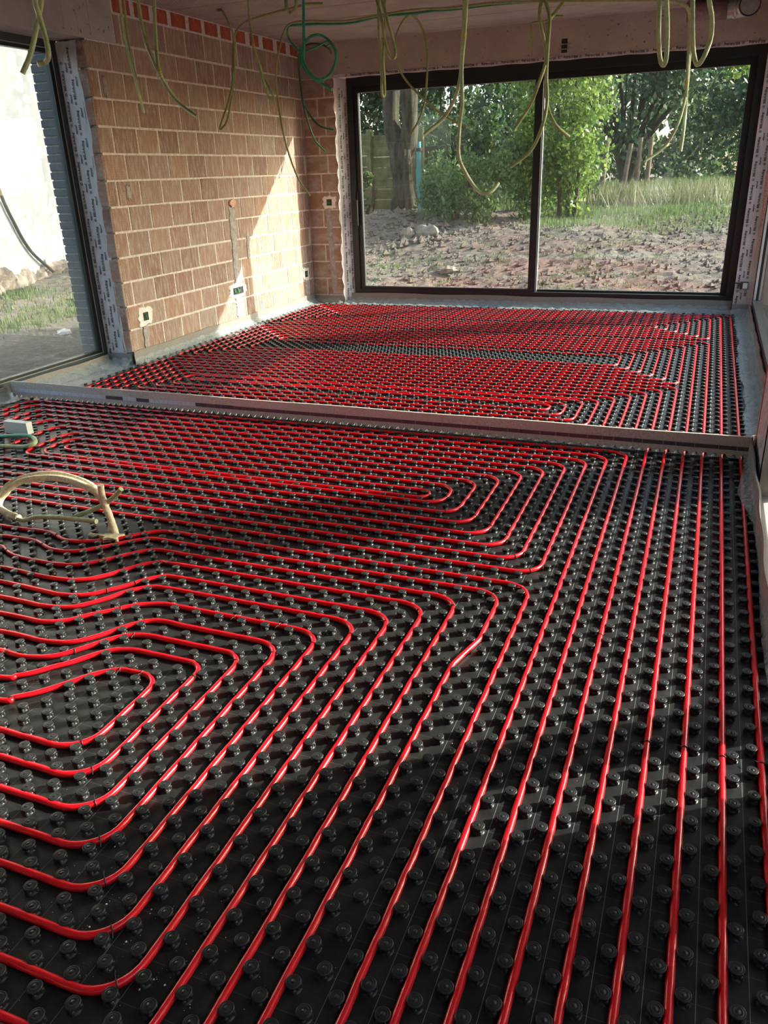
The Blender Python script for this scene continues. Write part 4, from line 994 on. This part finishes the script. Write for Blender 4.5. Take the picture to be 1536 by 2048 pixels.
conduit(['n1'], 'conduit curving left before the window mullion', [cm])
conduit(['n2'], 'conduit looping down across the window mullion to a low left end', [cm])
conduit(['n3'], 'conduit just right of the mullion bending right', [cm])
conduit(['n4'], 'conduit entering the steel-barred void in the concrete beam', [cm])
conduit(['o'], 'pale narrow conduit hairpin before the beam at right', [cm2])
conduit(['p'], 'pale wide conduit loop below the silver duct', [cm2])
conduit(['q1'], 'conduit hanging straight down before the right pane', [cm2], tie=[('q1', .6)])
conduit(['q2'], 'conduit swinging left to a cut end before the right pane', [cm2])

# ventilation duct under the ceiling
dct = empty('ventilation_duct', (-0.2, 9.3, 2.86)); tag(dct, 'silver ventilation duct with red tape and an elbow under the ceiling', 'duct')
MB().lathe([(0.0, 0), (0.085, 0), (0.085, 0.42), (0.09, 0.425), (0.09, 0.445), (0.083, 0.45)], 24, (-0.47, 9.28, 2.872), 'x').build('pipe_body', M['duct'], dct)
MB().lathe([(0.0865, 0), (0.0865, 0.36)], 24, (-0.46, 9.28, 2.871), 'x').build('red_tape', M['ductred'], dct)
eb = [(-0.04 + 0.13 * math.sin(q), 9.28 - 0.13 * (1 - math.cos(q)), 2.872) for q in np.linspace(0, math.pi / 2, 9)]
MB().tube(eb, 0.087, 20, False).build('elbow', M['duct'], dct)
MB().tube([(0.09, 9.155, 2.872), (0.09, 9.135, 2.872)], 0.094, 24).build('seal_ring', M['rubber'], dct)
ef = MB()
for i, rr in enumerate((0.083, 0.068, 0.052, 0.036)): ef.tube([(0.09, 9.14, 2.872), (0.09, 9.128 - .003 * i, 2.872)], rr, 24)
ef.build('end_cap', M['duct'], dct)

# ================================================================== conduits on the floor
def fpath(k):
    rad, pts = FLOORC[k]; P_ = catmull(pts, 0.012); P_[:, 2] = np.maximum(P_[:, 2], rad + 0.012); return rad, P_
fb = empty('conduit_bundle', (-2.47, 2.66, 0)); tag(fb, 'plaster-crusted cream conduits looping up out of the mat at left', 'conduit')
for k, nm, mt_ in (('trunk', 'crusted_conduit', M['cream']), ('trunk2', 'upper_conduit', M['cream']), ('stub1', 'cut_stub', M['cream']), ('stub2', 'cut_stub', M['conduit2']), ('loopend', 'conduit_end', M['conduit2']), ('foot', 'crusted_foot', M['cream'])):
    rad, P_ = fpath(k)
    if k in ('trunk', 'foot'): P_[:, 2] = np.maximum(P_[:, 2] - (0.04 if k == 'foot' else 0), 0.01)
    if k == 'trunk': P_[0, 2] = -0.02; P_[1, 2] = min(P_[1, 2], 0.0)
    rr = rad * (1 + (0.12 * RNG.random(len(P_)) if mt_ is M['cream'] else 0.07 * (np.arange(len(P_)) % 2)))
    MB().tube(P_, rr, 10).build(nm, mt_, fb)
ragged(MB(), (-2.47, 2.64, 0.006), (1, 0, 0), (0, 1, 0), (0, 0, 1), .10, .07, .02, 31, .3).build('plaster_lump', M['cream'], fb)
gb = empty('conduit_loop', (-4.1, 3.62, 0)); tag(gb, 'green conduit loop lying on the pipes at the far left edge', 'conduit')
rad, P_ = fpath('green'); k = len(P_) // 2
MB().tube(P_[:k + 1], rad, 10).build('upper_strand', M['green'], gb); MB().tube(P_[k:], rad * 1.05, 10).build('lower_strand', M['conduit2'], gb)
bx = empty('grey_outlet_box', (-4.16, 3.80, 0)); tag(bx, 'small light grey outlet box with round holes beside the green conduit loop', 'outlet box')
MB().box(-4.30, -4.10, 3.79, 3.84, 0.02, 0.10).build('body', M['grey'], bx)
for q in (-4.22, -4.14): MB().lathe([(0.026, 0), (0.026, 0.006)], 16, (q, 3.792, 0.06), 'y').build('hole_cap', M['chase'], bx)
# plaster crumbs on the near mat
cr = MB()
for i in range(260):
    while True:
        if i < 150: x, y = RNG.normal(-1.05, .16), RNG.normal(.92, .10)
        else: x, y = RNG.uniform(-2.2, .3), RNG.uniform(.75, 3.2)
        q = clear_of_pipe(x, y)
        if q == (x, y): break
    s = RNG.uniform(.0005, .0016) if i % 12 else RNG.uniform(.002, .0036)
    V = RNG.normal(0, 1, (6, 3)); V = np.array([(1, 0, 0), (-1, 0, 0), (0, 1, 0), (0, -1, 0), (0, 0, 1), (0, 0, -1)]) * RNG.uniform(.6, 1.2, (6, 1)) * s
    cr.add(V + (x, y, s * .8), [(0, 2, 4), (2, 1, 4), (1, 3, 4), (3, 0, 4), (2, 0, 5), (1, 2, 5), (3, 1, 5), (0, 3, 5)])
o = cr.build('plaster_crumbs', M['plaster']); tag(o, 'white plaster crumbs scattered on the black mat', 'crumbs', kind='stuff')

# ================================================================== the garden
def sstep(a, b, t): t = np.clip((t - a) / (b - a), 0, 1); return t * t * (3 - 2 * t)
_ph = RNG.uniform(0, 6.28, (7, 2)); _fr = np.array([.35, .6, 1.1, 1.9, 3.1, 5.2, 8.3])
def ter(x, y):
    x = np.asarray(x, float); y = np.asarray(y, float)
    z = -0.12 + 0.74 * sstep(9.8, 19, y) + 0.25 * np.exp(-((x + 6.4) / 1.6) ** 2 - ((y - 16.5) / 1.8) ** 2) + 0.16 * np.exp(-((x + 2.0) / 2.2) ** 2 - ((y - 15.0) / 1.3) ** 2)
    for (p0, p1), f_ in zip(_ph, _fr): z = z + 0.045 / f_ ** .75 * np.sin(f_ * x + p0) * np.sin(f_ * y * 1.1 + p1) * sstep(9.9, 11, y)
    return z
gx = np.concatenate([np.linspace(-60, -16, 20), np.linspace(-15.5, 4, 190), np.linspace(4.6, 50, 20)]); gy = np.concatenate([np.linspace(9.95, 22, 170), np.linspace(22.3, 90, 46)])
GX, GY = np.meshgrid(gx, gy, indexing='ij'); GZ = ter(GX, GY)
GZ += RNG.normal(0, .014, GZ.shape) * (GY < 22)
G = np.stack([GX, GY, GZ], -1); n_, k_ = GX.shape
ii = (np.arange(n_ - 1)[:, None] * k_ + np.arange(k_ - 1)[None]).ravel(); Fq = np.stack([ii, ii + k_, ii + k_ + 1, ii + 1], 1)
gd = link('ground_garden', quick_mesh('ground_garden', G.reshape(-1, 3), Fq, M['soil'])); tag(gd, 'churned brown garden soil beyond the sliding window', 'ground', kind='structure')
# yard at the left
gx = np.linspace(-14, -5.2, 80); gy = np.linspace(1.5, 15, 110); GX, GY = np.meshgrid(gx, gy, indexing='ij')
GZ = -0.20 + 0.10 * sstep(-8.5, -10.2, GX) * 1.5 + 0.03 * np.sin(GX * 2.3) * np.sin(GY * 1.9) + RNG.normal(0, .012, GX.shape)
n_, k_ = GX.shape; ii = (np.arange(n_ - 1)[:, None] * k_ + np.arange(k_ - 1)[None]).ravel(); Fq = np.stack([ii, ii + k_, ii + k_ + 1, ii + 1], 1)
gl_ = link('ground_yard', quick_mesh('ground_yard', np.stack([GX, GY, GZ], -1).reshape(-1, 3), Fq, M['soil2'])); tag(gl_, 'dark soil yard outside the slate side window', 'ground', kind='structure')

# neighbouring white wall
A_, B_ = np.array([-9.35, 4.5]), np.array([-11.9, 15.0]); dw = (B_ - A_) / np.linalg.norm(B_ - A_); nw = np.array([dw[1], -dw[0]]); 
def wpt(s, z, o=0.0): q = A_ + dw * s + nw * o; return (q[0], q[1], z)
ww = MB(); LW = np.linalg.norm(B_ - A_)
ww.grid(np.array([[wpt(s, z, 0.008 * math.sin(3 * s + z)) for z in np.linspace(0.12, 6.5, 30)] for s in np.linspace(0, LW, 40)]), True)
ww.add([wpt(0, -.4, -.3), wpt(LW, -.4, -.3), wpt(LW, 6.5, -.3), wpt(0, 6.5, -.3), wpt(0, -.4, 0), wpt(LW, -.4, 0), wpt(LW, 6.5, 0), wpt(0, 6.5, 0)], [(0, 1, 2, 3), (0, 3, 7, 4), (1, 5, 6, 2), (3, 2, 6, 7)])
nwall = ww.build('wall_neighbour', M['render']); tag(nwall, 'bright white rendered wall of the neighbouring house', 'wall', kind='structure')
rb = np.array([[wpt(s, z, (0.06 + 0.05 * math.sin(9 * s + 5 * z) * math.sin(4.1 * s) + RNG.uniform(-.03, .03)) * (1 if z < .2 + .1 * math.sin(3 * s) * math.sin(7.3 * s) else -.2)) for z in np.linspace(-.45, .34, 12)] for s in np.linspace(0, LW, 160)])
pl = MB().grid(rb, False).build('rubble_plinth', M['stone'], nwall); pl['label'] = 'crumbling stone plinth'
cab = MB().tube(catmull([wpt(5.9, 2.6, .05), wpt(5.98, 2.0, .06), wpt(6.08, 1.46, .06), wpt(6.27, 1.03, .06), wpt(6.6, .53, .06), wpt(7.15, .11, .09)], .05), 0.028, 8).build('outdoor_cable', M['blackcable'])
tag(cab, 'black cable drooping down the white neighbouring wall', 'cable')

# ---- grass and weeds
def blades(n, sampler, hmin, hmax, w, zf, lean=0.35):
    x, y = sampler(n); z = zf(x, y); a = RNG.uniform(0, 6.28, n); h = RNG.uniform(hmin, hmax, n); ln = RNG.uniform(0, lean, n) * h
    b0 = np.stack([x + np.cos(a) * w, y + np.sin(a) * w, z - .02], 1); b1 = np.stack([x - np.cos(a) * w, y - np.sin(a) * w, z - .02], 1)
    la = RNG.uniform(0, 6.28, n); t = np.stack([x + np.cos(la) * ln, y + np.sin(la) * ln, z + h], 1)
    V = np.stack([b0, b1, t], 1).reshape(-1, 3); F = np.arange(3 * n).reshape(-1, 3); return V, F
def clumped(x0, x1, y0, y1, nc, sp):
    cx, cy = RNG.uniform(x0, x1, nc), RNG.uniform(y0, y1, nc)
    def f(n):
        k = RNG.integers(0, nc, n); return cx[k] + RNG.normal(0, sp, n), cy[k] + RNG.normal(0, sp, n)
    return f
def yardz(x, y): return np.interp(x, [-10.2, -8.5], [-0.05, -0.20])
o = link('grass', quick_mesh('grass', *blades(6000, clumped(-10.4, -8.2, 7.8, 12.5, 26, .26), .03, .11, .010, yardz), M['grass'])); tag(o, 'short sunlit grass before the white neighbouring wall', 'grass', kind='stuff')
o = link('grass', quick_mesh('grass', *blades(9000, clumped(-3.4, .3, 15.4, 19.5, 70, .30), .03, .13, .012, ter), M['grass'])); tag(o, 'bright low grass patch behind the soil mound', 'grass', kind='stuff')
o = link('grass', quick_mesh('grass', *blades(26000, clumped(-6, 6, 21.5, 36, 260, .7), .10, .42, .020, ter), M['grass'])); tag(o, 'tall green meadow grass in the field beyond the garden', 'grass', kind='stuff')
o = link('dry_grass', quick_mesh('dry_grass', *blades(5000, clumped(-3.6, .4, 19.5, 23.4, 45, .4), .12, .6, .012, ter, .8), M['drygrass'])); tag(o, 'pale dry weeds around the wooden posts', 'weeds', kind='stuff')
o = link('weeds', quick_mesh('weeds', *blades(1500, clumped(-5.5, -.5, 10.8, 15, 60, .12), .02, .07, .014, ter), M['grass'])); tag(o, 'tiny green weeds sprouting from the brown soil', 'weeds', kind='stuff')
# clods
def clod_np(n, smp, smin, smax):
    x, y = smp(n); z = ter(x, y); s = smin * (smax / smin) ** (RNG.random(n) ** 2)
    base = np.array([(1, 0, 0), (0, 1, 0), (-1, 0, 0), (0, -1, 0), (0, 0, .8), (0, 0, -.8)], float)
    V = (base[None] * RNG.uniform(.5, 1.2, (n, 6, 1)) * s[:, None, None]) + np.stack([x, y, z + .2 * s], 1)[:, None]
    T = np.array([(0, 1, 4), (1, 2, 4), (2, 3, 4), (3, 0, 4), (1, 0, 5), (2, 1, 5), (3, 2, 5), (0, 3, 5)])
    return V.reshape(-1, 3), (T[None] + (np.arange(n) * 6)[:, None, None]).reshape(-1, 3)
def unif(x0, x1, y0, y1): return lambda n: (RNG.uniform(x0, x1, n), RNG.uniform(y0, y1, n))
V1, F1 = clod_np(9000, unif(-9, 1.2, 10.1, 18.5), .012, .07); V2, F2 = clod_np(500, clumped(-7.5, -4.5, 14, 17, 25, .4), .04, .14)
o = link('soil_clods', quick_mesh('soil_clods', np.concatenate([V1, V2]), np.concatenate([F1, F2 + len(V1)]), M['soil'])); tag(o, 'loose clods and stones on the garden soil', 'clods', kind='stuff')
def rock(name, c, size, mat, label, seed, cat='stone'):
    rnd = np.random.default_rng(seed); mb = MB(); n = 9; P_ = np.zeros((7, n + 1, 3))
    for i, ph in enumerate(np.linspace(-1.45, 1.45, 7)):
        for j in range(n):
            rr = 1 + rnd.uniform(-.22, .22); th = 2 * math.pi * j / n
            P_[i, j] = (size[0] * math.cos(ph) * math.cos(th) * rr, size[1] * math.cos(ph) * math.sin(th) * rr, size[2] * math.sin(ph) * rr)
        P_[i, n] = P_[i, 0]
    o = mb.grid(P_ + np.array(c), False).build(name, mat); return tag(o, label, cat)
for (x, y, sz, lb, sd) in ((-5.05, 15.1, (.26, .16, .14), 'pale rock, larger of two lying left on the soil mound', 1), (-5.42, 15.0, (.14, .12, .12), 'smaller pale rock touching the larger rock on the soil', 2), (-3.95, 12.8, (.17, .12, .07), 'flat grey stone half buried in front of the mound', 3)):
    rock('garden_stone', (x, y, float(ter(x, y)) + sz[2] * .5), sz, M['stone'], lb, sd)
rock('concrete_lump', (-3.15, 19.0, float(ter(-3.15, 19.0)) + .10), (.24, .15, .14), M['plaster'], 'white concrete lump lying between the hedge and the posts', 5)
lp = rock('litter_scrap', (-7.4, 7.75, -.16), (.10, .08, .05), M['plaster'], 'white scrap lying on the dark yard soil', 6, 'scrap')

# ---- trees and shrubs
def leaves(n, centers, radii, size, droop=0.0, flat=1.0):
    """leaf blades scattered through blobs, denser towards the shell"""
    c = np.asarray(centers, float); rr = np.asarray(radii, float); p = rr ** 2; k = RNG.choice(len(c), n, p=p / p.sum())
    dvec = RNG.normal(0, 1, (n, 3)); dvec /= np.linalg.norm(dvec, axis=1)[:, None]; rad = RNG.random(n) ** .4
    P_ = c[k] + dvec * (rr[k] * rad)[:, None] * np.array([1, 1, flat]); P_[:, 2] -= droop * RNG.random(n) ** 2
    a = RNG.normal(0, 1, (n, 3)); a[:, 2] -= .6; a /= np.linalg.norm(a, axis=1)[:, None]; b = np.cross(a, RNG.normal(0, 1, (n, 3))); b /= np.linalg.norm(b, axis=1)[:, None] + 1e-9
    s = (size * RNG.uniform(.6, 1.3, n))[:, None]
    V = np.stack([P_ - a * s * .5, P_ + b * s * .28, P_ + a * s * .5, P_ - b * s * .28], 1)
    return V.reshape(-1, 3), np.arange(4 * n).reshape(-1, 4)
def blob_centers(c, ext, n): c = np.array(c, float); return c + RNG.uniform(-1, 1, (n, 3)) * np.array(ext)
def limb(mb, pts, r0, r1, seg=9):
    P_ = catmull(pts, .25); mb.tube(P_, np.linspace(r0, r1, len(P_)) * (1 + .08 * np.sin(np.arange(len(P_)) * 1.7)), seg); return mb
def tree(name, base, trunk, crown, n, size, mat, label, cat='tree', droop=0, group=None, rng=(.5, 1.0), blobs=26, flat=1.0, trunkmat=None):
    """crown: list of (centre, extents)"""
    o = empty(name, base); tag(o, label, cat, group); mb = MB()
    for (pts, r0, r1) in trunk: limb(mb, pts, r0, r1)
    if trunk: mb.build('trunk', trunkmat or M['bark'], o)
    C, R_ = [], []
    for (c, e) in crown:
        q = blob_centers(c, e, blobs); C.append(q); R_.append(RNG.uniform(rng[0], rng[1], blobs) * min(e) * .8)
    me = quick_mesh('foliage', *leaves(n, np.concatenate(C), np.concatenate(R_), size, droop, flat), mat)
    lf = link('foliage', me, o); lf['kind'] = 'stuff'; return o
def tz(x, y): return float(ter(x, y))
# forked tree at the left pane
bx_, by_ = -6.33, 17.4; b0 = tz(bx_, by_) - .15
tk = MB()
tree('forked_tree', (bx_, by_, b0), [
    ([(bx_, by_, b0), (bx_ - .02, by_, b0 + .6), (bx_ - .05, by_, b0 + 1.1), (bx_ - .08, by_, b0 + 1.55)], .27, .27),
    ([(bx_ - .08, by_, b0 + 1.3), (bx_ - .27, by_ + .05, b0 + 1.75), (bx_ - .31, by_ + .1, b0 + 2.4), (bx_ - .2, by_ + .2, b0 + 4.2), (bx_ - .3, by_, b0 + 6.5)], .20, .10),
    ([(bx_ + .02, by_, b0 + 1.3), (bx_ + .13, by_, b0 + 1.75), (bx_ + .16, by_ - .1, b0 + 2.4), (bx_ + .25, by_ - .2, b0 + 4.4), (bx_ + 1.0, by_ - .6, b0 + 6.5)], .20, .10),
    ([(bx_ + .24, by_ - .22, b0), (bx_ + .15, by_ - .18, b0 + .6), (bx_ + .10, by_ - .1, b0 + 1.4)], .13, .08),
    ([(bx_ - .24, by_ - .2, b0), (bx_ - .15, by_ - .15, b0 + .5), (bx_ - .1, by_ - .1, b0 + 1.2)], .12, .07)],
    [((bx_ + 1.2, by_ - 2.3, 5.9), (2.2, 1.6, 1.7)), ((bx_ - .6, by_ + .5, 7.4), (2.0, 2.0, 1.4))], 5200, .24, M['leaf_mid'], 'big forked tree with mossy bark seen through the left pane', blobs=22)
# climber and shrubs
g1 = 'garden trees and shrubs'
def shrub(name, x, y, crown, n, size, mat, label, cat='shrub', droop=0.0, **kw):
    z = tz(x, y); cr_ = [((x + c[0], y + c[1], z + c[2]), e) for c, e in crown]
    stems = [([(x + q, y, z - .1), (x + q * 1.8, y, z + crown[0][0][2] * .6), (x + q * 3, y + .1, z + crown[0][0][2] + crown[0][1][2] * .5)], .05, .015) for q in (-.12, .02, .15)]
    return tree(name, (x, y, z), stems, cr_, n, size, mat, label, cat, droop, g1, **kw)
shrub('bush', -4.75, 16.6, [((0, 0, .55), (.75, .5, .5)), ((.45, .1, .95), (.5, .4, .35))], 6500, .085, M['leaf_mid'], 'rounded sunlit bush low behind the mound, left of the mullion')
shrub('bush', -7.55, 17.6, [((0, 0, .4), (.28, .2, .45))], 900, .12, M['leaf_mid'], 'small bush at the foot of the fence left of the forked tree', blobs=10)
shrub('bush', -5.25, 18.6, [((0, 0, 1.2), (.65, .4, .9))], 3000, .11, M['leaf_dark'], 'dark ivy-like bush behind the low sunlit bush')
shrub('hedge_tree', -2.85, 17.6, [((-.1, 0, 2.5), (.85, .6, 1.5)), ((-.35, 0, .9), (.6, .5, .8)), ((.3, .2, 3.6), (.9, .6, .8))], 14000, .11, M['leaf_light'], 'tall light green drooping tree just right of the mullion', 'tree', .35)
shrub('hedge_tree', -4.0, 20.6, [((0, 0, 2.6), (1.2, .8, 1.9)), ((.3, 0, 1.0), (.9, .6, .8))], 12000, .13, M['leaf_mid'], 'mid green tree behind the mullion', 'tree', .2)
shrub('dark_tree', -7.2, 23.5, [((0, 0, 3.2), (2.0, 1.0, 2.6)), ((-.3, 0, 4.6), (2.2, 1.0, 1.6))], 14000, .17, M['leaf_dark'], 'dark leafy tree behind the fence, right of the forked trunk', 'tree', .2)
shrub('dark_tree', -10.6, 23.0, [((0, 0, 3.4), (1.8, 1.0, 1.6))], 6000, .20, M['leaf_dark'], 'dark tree above the mossy fence, left of the forked trunk', 'tree')
shrub('field_tree', -3.2, 33.0, [((0, 0, 4.6), (3.3, 1.6, 2.8))], 6500, .26, M['leaf_far'], 'airy grey-green field tree with bare spreading limbs', 'tree', blobs=40)
fx, fy_ = -3.2, 33.0; fz = tz(fx, fy_); mbt = MB()
for q in np.linspace(-1, 1, 9): limb(mbt, [(fx, fy_, fz), (fx + q * .5, fy_, fz + 1.6), (fx + q * 1.9, fy_ + .3, fz + 3.6), (fx + q * 3.2, fy_, fz + 5.6)], .14, .03, 6)
br = mbt.build('branches', M['bark'], bpy.data.objects['field_tree'])
shrub('field_tree', 1.6, 30.0, [((0, 0, 4.4), (2.6, 1.5, 2.6)), ((-.5, 0, 2.1), (2.6, 1.3, 1.4))], 9500, .22, M['leaf_far'], 'dense dark field tree at the right end of the right pane', 'tree', blobs=40)
shrub('field_tree', -1.2, 42.0, [((0, 0, 3.2), (4.6, 1.6, 2.6))], 7000, .30, M['leaf_far'], 'low far tree line behind the field, left of the dense tree', 'tree', blobs=50)
shrub('field_tree', -9.5, 40.0, [((0, 0, 4.5), (4.5, 1.6, 3.6))], 6500, .34, M['leaf_far'], 'far tree filling the gap behind the hedge tree', 'tree', blobs=50)
shrub('field_hedge', -4.0, 47.0, [((-9, 0, 2.0), (6, 1.2, 2.6)), ((2, 0, 2.0), (6, 1.2, 2.6)), ((12, 0, 2.0), (6, 1.2, 2.6))], 12000, .45, M['leaf_far'], 'long dark hedge closing off the field in the distance', 'hedge', blobs=60)
tree('hanging_branch', (-.2, 22.0, 5.6), [([(1.5, 22.6, 6.6), (.8, 22.3, 5.9), (.1, 22, 5.2)], .06, .02)], [((-.15, 22.0, 4.75), (.8, .4, .55)), ((.15, 22.0, 4.15), (.45, .3, .45))], 2600, .15, M['leaf_light'], 'bright yellow-green hanging branch at the top of the right pane', 'branch', .5, blobs=16)

# ---- fences and posts
def fence(x0, x1, y, zb, zt, npl, mat, label, name='fence_panel', posts=True, yd=0.0):
    o = empty(name, ((x0 + x1) / 2, y, zb)); tag(o, label, 'fence'); h = (zt - zb) / npl; me = None
    for i in range(npl):
        mb = MB(); z0 = zb + i * h; w = x1 - x0; n = 8
        V = []
        for j in range(n):
            x = x0 + w * j / (n - 1); s = .008 * math.sin(j * 1.9 + i)
            V += [(x, y - .012 + s, z0 + .004), (x, y - .030 + s, z0 + h - .012), (x, y + .0 + s, z0 + h - .004), (x, y + .012 + s, z0 + .004)]
        F = [(4 * a + b, 4 * a + 4 + b, 4 * a + 4 + (b + 1) % 4, 4 * a + (b + 1) % 4) for a in range(n - 1) for b in range(4)]
        mb.add(V, F); mb.build('plank', mat, o)
    for x in (x0 - .05, x1 + .05): MB().box(x - .05, x + .05, y - .06, y + .06, zb - .3, zt + .08).build('post', mat, o)
    return o
zf = tz(-8, 18.8)
fence(-8.6, -7.72, 18.7, zf - .05, zf + 1.85, 8, M['fence'], 'mossy yellow-green fence panel at the left of the left pane')
fence(-7.60, -6.45, 18.75, zf - .05, zf + 1.80, 8, M['fence'], 'mossy fence panel half hidden behind the forked tree')
fence(-6.6, -5.3, 19.4, zf - .05, zf + 1.55, 6, M['fence2'], 'dark brown fence panel right of the turquoise post')
ps = empty('turquoise_post', (-6.28, 18.2, tz(-6.28, 18.2))); tag(ps, 'turquoise painted post right of the forked tree', 'post')
zb = tz(-6.28, 18.2)
MB().box(-6.33, -6.23, 18.15, 18.25, zb - .2, zb + .95).build('lower_post', M['turq'], ps); MB().box(-6.32, -6.24, 18.16, 18.24, zb + .95, zb + 1.5).build('upper_post', M['turq'], ps)
MB().box(-6.34, -6.22, 18.14, 18.26, zb + 1.3, zb + 1.37).build('collar', M['rubber'], ps)
def wpost(x, y, h, lean, r, label, name='wooden_post'):
    z = tz(x, y); o = MB().tube([(x, y, z - .2), (x + lean * .5, y, z + h * .5), (x + lean, y, z + h)], [r * 1.05, r, r * .9], 7).build(name, M['wood']); tag(o, label, 'post', 'weathered posts in the field edge')
wpost(-2.98, 24.0, 1.6, .10, .075, 'weathered post nearest the hedge tree, standing alone')
wpost(-2.42, 24.0, 1.45, .16, .065, 'slanting weathered post, second from the hedge tree')
wpost(-2.06, 24.2, 1.6, .02, .065, 'upright weathered post, third from the hedge tree')
wpost(-1.80, 24.3, 1.62, .03, .065, 'upright weathered post, fourth and last from the hedge tree')
wpost(-3.05, 20.2, .85, .10, .03, 'thin pale stake standing in the dry weeds')
